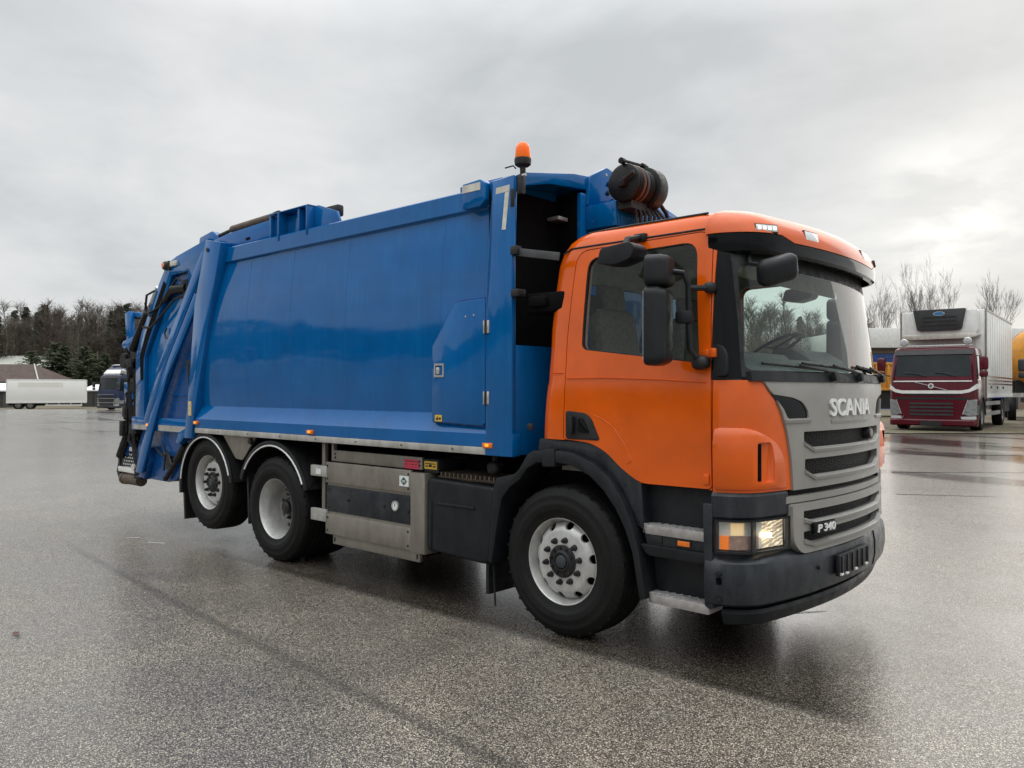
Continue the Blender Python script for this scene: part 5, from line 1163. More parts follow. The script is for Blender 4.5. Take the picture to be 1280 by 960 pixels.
def asphalt_mat():
    m, t, b, pos, ob = new_mat('wet_coarse_asphalt')
    v = N(t, 'ShaderNodeTexVoronoi'); v.inputs['Scale'].default_value = 145.0; t.links.new(pos, v.inputs['Vector'])
    v2 = N(t, 'ShaderNodeTexVoronoi'); v2.inputs['Scale'].default_value = 80.0; t.links.new(pos, v2.inputs['Vector'])
    rnd = N(t, 'ShaderNodeSeparateColor'); t.links.new(v.outputs['Color'], rnd.inputs[0])
    rnd2 = N(t, 'ShaderNodeSeparateColor'); t.links.new(v2.outputs['Color'], rnd2.inputs[0])
    stone = ramp(t, rnd.outputs[0], [(0.0, (0.055, 0.047, 0.040)), (0.28, (0.165, 0.145, 0.122)), (0.60, (0.36, 0.315, 0.262)), (0.86, (0.60, 0.535, 0.44)), (1.0, (0.85, 0.79, 0.68))])
    stone = mix_col(t, ramp(t, rnd2.outputs[1], [(0.80, 0.0), (0.86, 0.55)]), stone, (0.30, 0.26, 0.20))
    gap = ramp(t, v.outputs['Distance'], [(0.30, 0.0), (0.62, 1.0)])
    c = mix_col(t, math_node(t, 'MULTIPLY', gap, 0.85), stone, (0.026, 0.023, 0.021))
    big = noise_tex(t, pos, 0.35, 5, 0.6); mid = noise_tex(t, mapping(t, pos, loc=(5, 2, 0)), 1.7, 6, 0.62)
    tone = math_node(t, 'ADD', math_node(t, 'MULTIPLY', big, 0.6), math_node(t, 'MULTIPLY', mid, 0.4))
    c = mix_col(t, 1.0, c, ramp(t, tone, [(0.36, (0.72, 0.72, 0.72)), (0.52, (1.0, 0.99, 0.97)), (0.66, (1.28, 1.26, 1.22))]), 'MULTIPLY')
    sep = N(t, 'ShaderNodeSeparateXYZ'); t.links.new(pos, sep.inputs[0])
    X, Y = sep.outputs[0], sep.outputs[1]
    wob = math_node(t, 'MULTIPLY', math_node(t, 'SUBTRACT', noise_tex(t, pos, 1.3, 5, 0.6), 0.5), 0.9)
    # damp and painted shade round the truck, long shallow wet sheets farther out
    def blob(cx, cy, rx, ry, rot, soft):
        q = mapping(t, pos, (1, 1, 0), loc=(0, 0, 0)); mp = N(t, 'ShaderNodeMapping', vector_type='TEXTURE')
        mp.inputs['Location'].default_value = (cx, cy, 0); mp.inputs['Rotation'].default_value = (0, 0, rot); mp.inputs['Scale'].default_value = (rx, ry, 1)
        t.links.new(q, mp.inputs['Vector']); ln = N(t, 'ShaderNodeVectorMath', operation='LENGTH'); t.links.new(mp.outputs[0], ln.inputs[0])
        dd = math_node(t, 'ADD', ln.outputs['Value'], math_node(t, 'MULTIPLY', wob, 0.45))
        return ramp(t, dd, [(1 - soft, 1.0), (1.0, 0.0)])
    # damp ground and the truck's shade share one dark mask, ending ahead of the bumper
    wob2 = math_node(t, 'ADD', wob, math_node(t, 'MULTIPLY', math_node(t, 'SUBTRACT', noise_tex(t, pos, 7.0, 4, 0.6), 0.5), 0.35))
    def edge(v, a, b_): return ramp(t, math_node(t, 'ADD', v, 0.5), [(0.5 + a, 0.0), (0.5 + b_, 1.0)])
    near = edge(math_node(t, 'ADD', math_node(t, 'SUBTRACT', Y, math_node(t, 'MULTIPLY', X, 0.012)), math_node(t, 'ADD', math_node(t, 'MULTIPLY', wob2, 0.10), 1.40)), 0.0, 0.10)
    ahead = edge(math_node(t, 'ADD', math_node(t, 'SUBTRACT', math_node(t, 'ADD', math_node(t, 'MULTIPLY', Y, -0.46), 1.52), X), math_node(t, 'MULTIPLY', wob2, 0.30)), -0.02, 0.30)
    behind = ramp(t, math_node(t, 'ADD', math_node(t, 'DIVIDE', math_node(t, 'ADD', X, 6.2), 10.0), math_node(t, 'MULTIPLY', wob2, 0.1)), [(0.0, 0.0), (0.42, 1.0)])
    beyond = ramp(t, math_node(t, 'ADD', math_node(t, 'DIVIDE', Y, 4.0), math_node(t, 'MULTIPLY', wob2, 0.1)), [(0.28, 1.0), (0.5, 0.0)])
    wet_and_shade = math_node(t, 'MULTIPLY', math_node(t, 'MULTIPLY', near, ahead), math_node(t, 'MULTIPLY', behind, beyond))
    sheet = ramp(t, noise_tex(t, mapping(t, pos, (0.16, 0.5, 1), rot=(0, 0, -YAW)), 1.0, 5, 0.55, 0.5), [(0.53, 0.0), (0.62, 1.0)])
    far = ramp(t, math_node(t, 'DIVIDE', Y, 30.0), [(0.12, 0.0), (0.42, 1.0)])
    wet_and_shade = math_node(t, 'MAXIMUM', wet_and_shade, math_node(t, 'MULTIPLY', sheet, far))
    # two long curved tyre marks in front of the near side of the truck
    def track(y0, k, x0, w, soft, lo, hi):
        dx = math_node(t, 'SUBTRACT', X, x0)
        yy = math_node(t, 'ADD', math_node(t, 'MULTIPLY', math_node(t, 'MULTIPLY', dx, dx), k), y0)
        dist = math_node(t, 'ABSOLUTE', math_node(t, 'SUBTRACT', Y, yy))
        dist = math_node(t, 'ADD', dist, math_node(t, 'MULTIPLY', wob, 0.045))
        band = ramp(t, dist, [(w, 1.0), (w + soft, 0.0)])
        ends = ramp(t, math_node(t, 'DIVIDE', math_node(t, 'ADD', X, 6.0), 10.0), [(lo, 0.0), (lo + 0.1, 1.0), (hi - 0.02, 1.0), (hi, 0.0)])
        return math_node(t, 'MULTIPLY', band, ends)
    tr = math_node(t, 'MAXIMUM', track(-1.415, 0.0008, -9.0, 0.025, 0.05, 0.12, 0.80), track(-3.04, 0.0038, 8.25, 0.016, 0.05, -0.5, 0.72))
    tr = math_node(t, 'MULTIPLY', tr, ramp(t, mid, [(0.32, 0.35), (0.6, 1.0)]))
    c = mix_col(t, math_node(t, 'MULTIPLY', tr, 0.55), c, (0.03, 0.028, 0.026))
    c = mix_col(t, math_node(t, 'MULTIPLY', wet_and_shade, 0.9), c, mix_col(t, 1.0, c, (0.24, 0.23, 0.22), 'MULTIPLY'))  # darkens damp stones and paints in the truck's shade
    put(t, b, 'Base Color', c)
    rr = math_node(t, 'ADD', math_node(t, 'MULTIPLY', rnd.outputs[1], 0.20), 0.17)
    put(t, b, 'Roughness', math_node(t, 'SUBTRACT', rr, math_node(t, 'MULTIPLY', wet_and_shade, 0.12), clamp=True))
    put(t, b, 'Specular IOR Level', math_node(t, 'ADD', math_node(t, 'MULTIPLY', wet_and_shade, 0.1), 0.5))
    # a thin film of rain water lies over the stones and mirrors the sky at low angles
    open_ = ramp(t, math_node(t, 'DIVIDE', math_node(t, 'SUBTRACT', Y, math_node(t, 'MULTIPLY', X, 0.9)), 40.0), [(0.06, 0.0), (0.34, 0.9)])
    film = math_node(t, 'MAXIMUM', ramp(t, tone, [(0.40, 0.42), (0.54, 0.04)]), open_)
    put(t, b, 'Coat Weight', film); put(t, b, 'Coat IOR', 1.33); put(t, b, 'Coat Roughness', math_node(t, 'SUBTRACT', 0.20, math_node(t, 'MULTIPLY', wet_and_shade, 0.08)))
    h = math_node(t, 'ADD', math_node(t, 'MULTIPLY', math_node(t, 'SUBTRACT', 1.0, v.outputs['Distance']), 0.6), math_node(t, 'MULTIPLY', rnd.outputs[2], 0.5))
    bn = N(t, 'ShaderNodeBump'); bn.inputs['Distance'].default_value = 0.0022
    t.links.new(math_node(t, 'SUBTRACT', 0.5, math_node(t, 'MULTIPLY', wet_and_shade, 0.2)), bn.inputs['Strength']); t.links.new(h, bn.inputs['Height']); t.links.new(bn.outputs[0], b.inputs['Normal'])
    return m
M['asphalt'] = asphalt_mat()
def gravel_mat():
    m, t, b, pos, ob = new_mat('brown_gravel_and_grass')
    v = N(t, 'ShaderNodeTexVoronoi'); v.inputs['Scale'].default_value = 16.0; t.links.new(pos, v.inputs['Vector'])
    sp = N(t, 'ShaderNodeSeparateColor'); t.links.new(v.outputs['Color'], sp.inputs[0])
    c = ramp(t, sp.outputs[0], [(0.0, (0.05, 0.04, 0.03)), (0.5, (0.13, 0.105, 0.075)), (1.0, (0.26, 0.215, 0.15))])
    n = noise_tex(t, pos, 0.9, 6, 0.65)
    c = mix_col(t, ramp(t, n, [(0.46, 0.0), (0.6, 0.8)]), c, (0.10, 0.095, 0.04))
    put(t, b, 'Base Color', c); put(t, b, 'Roughness', 0.9); bump(t, b, v.outputs['Distance'], 0.8, 0.03); return m
M['gravel'] = gravel_mat()
def ground_grid(name, mat, rs, ds, off, kind, wob=0.0):
    v = []; f = []; nr = len(rs)
    for j, d in enumerate(ds):
        for i, r in enumerate(rs):
            dd = d
            if wob and j == 0: dd = d + wob * (noise.noise(Vector((r * 0.35, 3.3, 0))) + 0.4 * noise.noise(Vector((r * 1.7, 1.3, 0))))
            p = at(r, dd); v.append((p.x, p.y, ground_z(p.x, p.y) + off))
    for j in range(len(ds) - 1):
        for i in range(nr - 1): f.append((j * nr + i, j * nr + i + 1, (j + 1) * nr + i + 1, (j + 1) * nr + i))
    o = MB().add(v, f).build(name, mat); o['kind'] = kind; return o
ax = [-900, -500, -300, -200, -140] + list(range(-110, 111, 5)) + [140, 200, 300, 500, 900]
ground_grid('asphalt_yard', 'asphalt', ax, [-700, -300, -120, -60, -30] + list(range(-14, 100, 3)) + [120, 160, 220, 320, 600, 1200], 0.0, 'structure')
g = ground_grid('gravel_verge', 'gravel', [2 + i * 0.8 for i in range(90)], [24.0, 24.6, 25.4, 27, 30, 34, 40, 48, 60, 80], 0.012, 'structure', 0.5)
g2 = ground_grid('grass_verge', 'gravel', [-120 + i * 2.0 for i in range(66)], [80, 81, 83, 88, 96, 110, 140], 0.015, 'structure', 0.6)
added_gravel = ground_grid('gravel_verge', 'gravel', [-110, -90, -75, -60, -50, -42, -36], [-70, -50, -30, -15, 0, 15, 30, 40, 48], 0.012, 'structure', 0.0)  # unseen gravel strip, added to darken what the truck's side mirrors
# hairline tar joints on the right side of the yard
b = MB()
for (ra, da, rb, db) in ((7.4, 15.6, 10.4, 15.5), (6.2, 12.9, 8.2, 12.5), (8.4, 18.6, 11.6, 18.2)):
    pts = []
    for k in range(15):
        t = k / 14; p = spot(ra + (rb - ra) * t, da + (db - da) * t + 0.05 * noise.noise(Vector((k * 0.7, ra, 1)))); pts.append(p)
    top = [(p + AWAY * (0.04 + 0.025 * noise.noise(Vector((i * 0.9, da, 4)))) + Vector((0, 0, 0.004))) for i, p in enumerate(pts)]; bot = [(p - AWAY * 0.03 + Vector((0, 0, 0.004))) for p in pts]
    n = len(pts); b.add(top + bot, [(i, i + 1, n + i + 1, n + i) for i in range(n - 1)])
o = b.build('tar_joint', 'black'); o['kind'] = 'structure'
# faint scraped white paint
for r, d, l, a in ((2.25, 6.09, 0.34, 0.25), (-3.9, 8.8, 0.22, -0.3), (-4.3, 9.1, 0.16, 0.1)):
    b = MB(); c = at(r, d); u = (RIGHT * cos(a) + AWAY * sin(a)); w_ = (AWAY * cos(a) - RIGHT * sin(a))
    up_ = [c + u * (l * (k / 8 - 0.5)) + w_ * (0.010 + 0.010 * noise.noise(Vector((k * 1.3, r, 2)))) + Vector((0, 0, 0.004)) for k in range(9)]
    lo_ = [c + u * (l * (k / 8 - 0.5)) - w_ * (0.008 + 0.010 * noise.noise(Vector((k * 1.7, d, 5)))) + Vector((0, 0, 0.004)) for k in range(9)]
    o = b.add(up_ + lo_, [(k, k + 1, 10 + k, 9 + k) for k in range(8)]).build('paint_scrape', 'clean_white'); o['kind'] = 'structure'
# a fallen leaf and two faint scraped paint marks on the asphalt
lf = at(-3.39, 5.49, 0.006)
b = MB(); n_ = 9   # leaf outline
b.add([(lf.x + 0.036 * cos(2 * pi * k / n_) * (1 + 0.3 * (k % 2)), lf.y + 0.020 * sin(2 * pi * k / n_) * (1 + 0.4 * (k % 2)), 0.006 + 0.012 * abs(cos(2 * pi * k / n_))) for k in range(n_)] + [(lf.x, lf.y, 0.010)], [(k, (k + 1) % n_, n_) for k in range(n_)])
tag(b.build('fallen_leaf', 'rust'), 'small brown fallen leaf lying on the asphalt at the lower left', 'leaf')
# ------------------------------------------------------------------ parked lorries
M['maroon'] = car_paint('maroon_paint', (0.085, 0.003, 0.010), (0.12, 0.01, 0.02), 0.02, 0.2, 0.35, 0.004)
M['navy'] = car_paint('navy_paint', (0.006, 0.016, 0.060), (0.03, 0.04, 0.07), 0.08, 0.3, 0.6, 0.004)
M['darkgrey'] = simple('dark_grey_grille', (0.028, 0.029, 0.031), 0.5, 0, 0.3, 6, 0.1)
M['midblue'] = simple('faded_blue_paint', (0.012, 0.045, 0.20), 0.5, 0, 0.25, 3, 0.1)
M['tipper'] = simple('orange_yellow_paint', (0.62, 0.26, 0.018), 0.5, 0, 0.2, 2, 0.1, dust=((0.25, 0.17, 0.09), 0.5))
M['lens_smoky'] = simple('smoky_lens', (0.22, 0.23, 0.235), 0.15, 0.1, 0.4, 14, 0.06, coat=0.5)
M['faded'] = simple('faded_cream_patch', (0.78, 0.77, 0.72), 0.45, 0, 0.04, 1.2, 0.08)
M['oval'] = simple('blue_emblem', (0.03, 0.16, 0.36), 0.35, 0.1, 0.05, 9, 0.05)
M['panel'] = simple('white_box_panel', (0.80, 0.80, 0.78), 0.45, 0, 0.05, 1.2, 0.1, dust=((0.45, 0.44, 0.40), 0.35))
lw = MB().lathe([(0.29, 0.0), (0.34, -0.02), (0.44, -0.02), (0.49, 0.0), (0.505, 0.03), (0.505, 0.26), (0.49, 0.30), (0.29, 0.30)], (0, 0, 0), 'y', 28, closed=True).mesh('tyre')
lr = MB().lathe([(0, 0.02), (0.09, 0.0), (0.11, 0.02), (0.18, 0.03), (0.22, 0.07), (0.27, 0.09), (0.285, 0.0), (0.297, -0.005), (0.297, 0.2), (0, 0.2)], (0, 0, 0), 'y', 24).mesh('rim')
for me, mt in ((lw, 'tyre'), (lr, 'rimdirty')):
    me.materials.append(M[mt]); me.shade_smooth(); me.set_sharp_from_angle(angle=radians(40))
def lorry(name, label, loc, heading, colour, grille, wheels, length, roof=2.68, group='lorries parked beyond the yard'):
    """cab-over lorry; local x points forward, the front face is near x = 0"""
    rz = atan2(heading.y, heading.x); L = empty(name, loc, rz); tag(L, label, 'lorry', group)
    S = [(0.30, 1.22, -0.02, 0.24), (0.95, 1.245, 0.0, 0.24), (1.30, 1.245, 0.0, 0.24), (1.66, 1.24, -0.04, 0.22), (roof - 0.25, 1.19, -0.24, 0.2), (roof - 0.06, 1.15, -0.32, 0.2), (roof, 1.08, -0.40, 0.2)]
    def cs(off):
        return MB().loft([outline(z, w + off, x0 + off, -1.75 - off, rf + off, 0.08, 0.07, 5, 4, 2) for z, w, x0, rf in S]).mesh('c')
    base = cs(0.0)
    cabm = cut(base, bx(-3, 0.5, -2, 2, 0, 0.32), MB().tube([(-1.38, -2, 0.5), (-1.38, 2, 0.5)], 0.62, 24).mesh('a'), bx(-3, -1.0, -2, 2, 0, 0.88))
    link('cab', cabm, colour, L, 30)
    skin = cut(cs(0.010), cs(-0.03)); skin2 = cut(cs(0.03), cs(-0.03)); skin3 = cut(cs(0.05), cs(-0.03))
    def patch(nm, poly, mat, src=None, r=0.03, parent=L, axis='x'):
        rng = (-0.9, 1.0) if axis == 'x' else (-2, 2)
        return link(nm, meet(src or skin, pris(rounded(poly, r, 3), axis, *rng)), mat, parent, 30)
    patch('windscreen', [(-1.10, 1.74), (-1.03, roof - 0.26), (1.03, roof - 0.26), (1.10, 1.74)], 'glass_pane', r=0.06)
    patch('visor', [(-1.14, roof - 0.25), (-1.12, roof - 0.10), (1.12, roof - 0.10), (1.14, roof - 0.25)], 'darkgrey', skin3)
    for s in (-1, 1):
        patch('side_window', [(-1.30, 1.62), (-1.25, roof - 0.28), (-0.45, roof - 0.28), (-0.32, 1.62)], 'glass_pane', meet(skin, bx(-2, 0.2, *((-2, 0) if s < 0 else (0, 2)), 0, 4)), axis='y')
        b = MB(); soft_box(b, (0.02, s * 1.46, 2.13), (1, 0, 0), (0, 1, 0), (0, 0, 1), 0.16, 0.24, 0.42, 5, 12, 8); mi = b.build('mirror', colour if colour == 'maroon' else 'darkgrey', L, merge=True)
        b = MB(); soft_box(b, (0.02, s * 1.45, 1.80), (1, 0, 0), (0, 1, 0), (0, 0, 1), 0.16, 0.24, 0.20, 4, 12, 8); b.build('mirror', colour if colour == 'maroon' else 'darkgrey', L, merge=True)
        b = MB(); b.tube([(-0.15, s * 1.2, 2.36), (-0.02, s * 1.34, 2.36), (0.0, s * 1.36, 1.78), (-0.12, s * 1.22, 1.76)], 0.022, 6); b.build('mirror_bracket', 'black', L)
        hl = [(s * 1.02, 0.50), (s * 0.88, 0.56), (s * 1.02, 0.98), (s * 1.24, 1.02), (s * 1.24, 0.52)]
        H = patch('headlight', hl, 'lens_smoky', skin2, 0.02)
        patch('headlight_rim', [(s * 0.86, 0.545), (s * 1.01, 1.0), (s * 1.03, 1.0), (s * 0.89, 0.545)], 'bright', skin3, 0.0, H)
        patch('fog_light', [(s * 1.22, 0.39), (s * 0.84, 0.39), (s * 0.80, 0.47), (s * 1.22, 0.49)], 'lens_clear', skin2, 0.02)
    patch('lower_grille', [(-0.86, 0.40), (-1.0, 0.99), (1.0, 0.99), (0.86, 0.40)], grille, skin2, 0.03)
    for k in range(4):
        z = 0.50 + k * 0.115; w_ = 0.62
        patch('grille_slat', [(-w_, z), (-w_, z + 0.06), (w_, z + 0.06), (w_, z)], 'darkgrey', skin3, 0.01)
    patch('upper_slot', [(-1.05, 1.00), (-1.05, 1.07), (1.05, 1.07), (1.05, 1.00)], 'black', skin2, 0.01)
    patch('upper_slot', [(-0.75, 1.13), (-0.75, 1.19), (0.75, 1.19), (0.75, 1.13)], 'black', skin, 0.01)
    MB().loft([outline(z, 1.25, x, -0.55, 0.2, 0.06, 0.07, 5, 4, 2) for z, x in ((0.17, 0.0), (0.21, 0.06), (0.34, 0.07), (0.38, 0.03))]).build('bumper', colour if colour == 'maroon' else 'darkgrey', L, angle=30)
    MB().box(0.06, 0.10, -0.30, 0.30, 0.18, 0.33).build('plate_holder', 'black', L)
    for y in (-0.15, 0.72):
        MB().tube([(0.02, y, 1.74), (-0.02, y - 0.3, 1.82), (-0.03, y - 0.62, 1.86)], 0.014, 5).build('wiper', 'black', L)
    b = MB(); b.box(-length, -0.9, -0.45, 0.45, 0.62, 0.98); b.box(-1.8, -0.4, -0.9, 0.9, 0.4, 0.9); b.build('chassis', 'black', L)
    for s in (-1, 1):
        for x in wheels:
            w = empty('wheel', (x, s * 1.22, 0.505)); w.parent = L; w.rotation_euler = (0, 0, 0 if s < 0 else pi)
            inst('tyre', lw, w); inst('rim', lr, w)
        o_ = [(-1.38 + 0.66 * cos(radians(a)), 0.5 + 0.66 * sin(radians(a))) for a in range(0, 181, 12)]; i_ = [(-1.38 + 0.58 * cos(radians(a)), 0.5 + 0.58 * sin(radians(a))) for a in range(180, -1, -12)]
        MB().prism(o_ + i_, 'y', s * 0.85, s * 1.26).build('mudguard', 'darkgrey', L)
    return L, patch, skin, skin2, skin3
M['glass_pane'] = simple('dim_windscreen', (0.010, 0.016, 0.018), 0.06, 0, 0.3, 2, 0.03, spec=0.3)

HR = (RIGHT * -0.61 + AWAY * -0.79).normalized()
RED, patch, sk1, sk2, sk3 = lorry('refrigerated_lorry', 'maroon lorry with white refrigerated box body parked on the gravel at the right', spot(13.25, 25.3), HR, 'maroon', 'maroon', [-1.38, -6.6], 9.0)
# white swoosh, white pin line, emblem with diagonal bar
patch('white_swoosh', [(-1.25, 1.50), (-1.05, 1.33), (-0.85, 1.29), (0.85, 1.29), (1.05, 1.33), (1.25, 1.50), (1.25, 1.34), (1.05, 1.23), (0.85, 1.19), (-0.85, 1.19), (-1.05, 1.23), (-1.25, 1.34)], 'white', sk2, 0.0)
patch('white_line', [(-1.12, 1.565), (-1.12, 1.60), (1.12, 1.60), (1.12, 1.565)], 'white', sk2, 0.0)
MB().obox((0.035, 0.0, 1.43), (1, 0, 0), (0, 1, -0.28), (0, 0.28, 1), 0.02, 0.95, 0.022).build('diagonal_bar', 'bright', RED)
MB().lathe([(0.052, 0.05), (0.078, 0.05), (0.082, 0.02), (0.052, 0.02)], (0, 0, 1.43), 'x', 20, closed=True).build('ring_emblem', 'letters', RED)
patch('roof_stripe', [(-1.0, 2.66), (1.0, 2.66), (1.0, 2.72), (-1.0, 2.72)], 'maroon', sk2, 0.0)
MB().box(-0.75, -0.70, -1.05, 1.05, 2.70, 2.76).build('roof_bar', 'bright', RED, 0.01)
for y in (-0.92, 0.92): MB().lathe([(0, 0.05), (0.10, 0.045), (0.12, 0.02), (0.12, -0.03), (0.05, -0.1), (0, -0.1)], (-0.72, y, 2.86), 'x', 18).build('spot_lamp', 'bright', RED)
BOXF, BOXR = -1.95, -9.2
BX = MB().box(BOXR, BOXF, -1.28, 1.28, 1.08, 3.95).build('box_body', 'panel', RED, 0.02)
for s in (-1, 1):
    for k in range(12):
        x = BOXF - 0.35 - k * 0.58
        MB().box(x - 0.012, x + 0.012, s * 1.278, s * 1.288, 1.30, 3.86).build('box_seam', 'tape', BX)
    b = MB(); b.box(BOXF - 0.06, BOXF + 0.012, s * 1.24, s * 1.295, 1.06, 3.97); b.box(BOXR, BOXF, s * 1.24, s * 1.295, 3.90, 3.965); b.build('box_edge', 'steel', BX)
    for z in (1.50, 1.62, 1.74): MB().box(BOXR + 0.1, BOXF - 0.5, s * 1.28, s * 1.291, z, z + 0.045).build('maroon_stripe', 'maroon', BX)
    MB().box(BOXR, BOXF, s * 1.27, s * 1.30, 1.06, 1.16).build('box_sill', 'white', BX)
    for x in (-3.0, -4.6, -6.2): MB().box(x - 0.08, x + 0.08, s * 1.28, s * 1.31, 1.36, 1.44).build('side_marker', 'black', BX)
    for z in (0.45, 0.80): MB().box(-5.9, -2.3, s * 1.18, s * 1.23, z, z + 0.13).build('side_guard', 'alu', RED)
    b = MB(); b.box(-8.9, -7.3, s * 0.8, s * 1.2, 0.5, 1.0); b.build('side_locker', 'black', RED)
MB().box(BOXF, BOXF + 0.015, -1.0, 1.0, 1.1, 3.30).build('front_panel', 'white', BX)
RU = empty('cooling_unit', (0, 0, 0)); RU.parent = RED
MB().prism(rounded([(-1.02, 3.10), (-1.10, 3.25), (-1.10, 3.92), (1.10, 3.92), (1.10, 3.25), (1.02, 3.10), (0.8, 3.04), (-0.8, 3.04)], 0.06, 3), 'x', BOXF, BOXF + 0.50).build('unit_fairing', 'white', RU, 0.04)
MB().prism(rounded([(-0.66, 3.30), (-0.78, 3.97), (0.78, 3.97), (0.66, 3.30), (0.55, 3.26), (-0.55, 3.26)], 0.04, 3), 'x', BOXF + 0.3, BOXF + 0.60).build('black_cowl', 'darkgrey', RU, 0.03)
for z in (3.42, 3.55, 3.68): MB().box(BOXF + 0.59, BOXF + 0.615, -0.5, 0.5, z, z + 0.05).build('cowl_slat', 'black', RU)
el = MB().lathe([(0, 0.02), (0.17, 0.02), (0.18, 0.0), (0, 0.0)], (0, 0, 0), 'x', 24).mesh('oval'); el.transform(Matrix.Translation((BOXF + 0.60, 0, 3.82)) @ Matrix.Diagonal((1, 1, 0.42, 1)))
EM = link('oval_emblem', el, 'bright', RU)
el = MB().lathe([(0, 0.026), (0.15, 0.026), (0.15, 0.0), (0, 0.0)], (0, 0, 0), 'x', 24).mesh('oval'); el.transform(Matrix.Translation((BOXF + 0.60, 0, 3.82)) @ Matrix.Diagonal((1, 1, 0.38, 1)))
link('emblem_face', el, 'oval', EM)
MB().prism(rounded([(-1.12, 3.06), (-1.15, 3.14), (1.15, 3.14), (1.12, 3.06), (0.85, 2.99), (-0.85, 2.99)], 0.03, 3), 'x', BOXF, BOXF + 0.52).build('unit_skirt', 'tape', RU, 0.02)
# tipper lorry standing side-on behind it, orange tipping body and blue cab
TP, patch, *_ = lorry('tipper_lorry', 'orange tipping lorry with blue cab half hidden behind the maroon lorry', spot(21.6, 40.0), RIGHT, 'midblue', 'darkgrey', [-1.38, -4.6, -5.9], 7.0)
b = MB(); b.prism([(-7.0, 1.35), (-7.1, 2.62), (-2.0, 2.62), (-2.05, 1.35)], 'y', -1.22, 1.22); TB = b.build('tipping_body', 'tipper', TP, 0.02)
for k in range(9):
    x = -6.8 + k * 0.57; MB().box(x - 0.05, x + 0.05, -1.29, -1.22, 1.38, 2.60).build('body_rib', 'tipper', TB, 0.01)
MB().box(-6.9, -2.1, -1.15, 1.15, 0.45, 1.30).build('underframe', 'black', TP)
MB().box(-7.12, -1.98, -1.30, -1.21, 2.54, 2.66).build('body_rail', 'tipper', TB, 0.01)
MB().box(-7.12, -1.98, -1.30, -1.21, 1.30, 1.42).build('body_rail', 'tipper', TB, 0.01)
# tank lorry at the right edge
TK = empty('tank_trailer', spot(22.2, 33.5), atan2((RIGHT * -0.5 + AWAY * -0.86).y, (RIGHT * -0.5 + AWAY * -0.86).x))
tag(TK, 'orange yellow tank trailer at the right edge behind the white refrigerated box', 'tank trailer')
rings = []
for i, (x, k) in enumerate([(-7.0, 0.5), (-6.9, 0.9), (-6.6, 1.0), (-0.7, 1.0), (-0.3, 0.92), (0.0, 0.6)]):
    rings.append([(x, 1.25 * k * cos(2 * pi * j / 28), 2.75 + 1.28 * k * sin(2 * pi * j / 28)) for j in range(28)])
TT = MB().loft(rings).build('tank_shell', 'tipper', TK, angle=40)
for x in (-1.2, -2.8, -4.4, -6.0):
    me = MB().lathe([(1.0, -0.04), (1.025, -0.04), (1.025, 0.04), (1.0, 0.04)], (0, 0, 0), 'x', 28, closed=True).mesh('band'); me.transform(Matrix.Translation((x, 0, 2.75)) @ Matrix.Diagonal((1, 1.25, 1.28, 1)))
    link('tank_band', me, 'tipper', TT)
b = MB(); b.box(-7.0, -0.2, -0.5, 0.5, 0.75, 1.15); b.build('chassis', 'black', TK)
for x in (-1.0, -3.4, -5.8): MB().box(x - 0.15, x + 0.15, -0.9, 0.9, 1.14, 1.75).build('tank_saddle', 'black', TK)
MB().box(-0.1, 0.05, -1.2, 1.2, 1.02, 1.20).build('front_beam', 'alu', TK)
for s in (-1, 1):
    for x in (-1.0, -5.2, -6.4):
        w = empty('wheel', (x, s * 1.20, 0.505)); w.parent = TK; w.rotation_euler = (0, 0, 0 if s < 0 else pi); inst('tyre', lw, w); inst('rim', lr, w)
MB().box(-2.0, 0.0, 0.9, 1.25, 1.22, 1.36).build('red_locker', 'maroon', TK, 0.02)
# dark lorry just outside the right edge: only its mirror reaches into view
DK, patch, *_ = lorry('dark_lorry', 'dark lorry at the right edge showing only its black mirrors', spot(18.05, 25.6), HR, 'navy', 'darkgrey', [-1.38, -5.0], 6.4)
# navy lorry far left, seen past the tailgate
HB_ = (RIGHT * -0.42 + AWAY * -0.91).normalized()
NV, patch, s1, s2, s3 = lorry('navy_lorry', 'navy blue lorry with grey grille parked far left beside the white trailer', spot(-34.0, 67.0), HB_, 'navy', 'darkgrey', [-1.38, -4.9, -6.2], 7.5, 2.95)
MB().prism([(-1.75, 2.93), (-0.55, 2.93), (-0.85, 3.35), (-1.4, 3.75), (-1.75, 3.80)], 'y', -1.1, 1.1).build('roof_deflector', 'navy', NV, 0.04)
MB().prism([(-0.52, 2.96), (-0.50, 3.10), (-0.85, 3.42), (-0.95, 3.36)], 'y', -0.95, 0.95).build('roof_panel', 'white', NV, 0.02)
MB().prism([(-1.35, 3.76), (-1.3, 3.82), (-1.75, 3.88), (-1.75, 3.80)], 'y', -1.0, 1.0).build('roof_lip', 'white', NV, 0.01)
for y in (-0.55, -0.2, 0.2, 0.55): MB().lathe([(0, 0.03), (0.07, 0.03), (0.08, 0), (0, 0)], (-0.40, y, 3.02), 'x', 12).build('roof_light', 'lens_clear', NV)
for z in (0.62, 0.98, 1.3): MB().box(0.02, 0.05, -1.0, 1.0, z, z + 0.03).build('chrome_bar', 'bright', NV)
MB().prism([(-1.74, 1.6), (-1.74, 2.9), (-0.6, 2.9)], 'y', -1.19, -1.18).build('side_stripe', 'midblue', NV)
MB().box(-7.4, -2.0, -0.9, 0.9, 0.98, 1.15).build('rear_deck', 'darkgrey', NV)
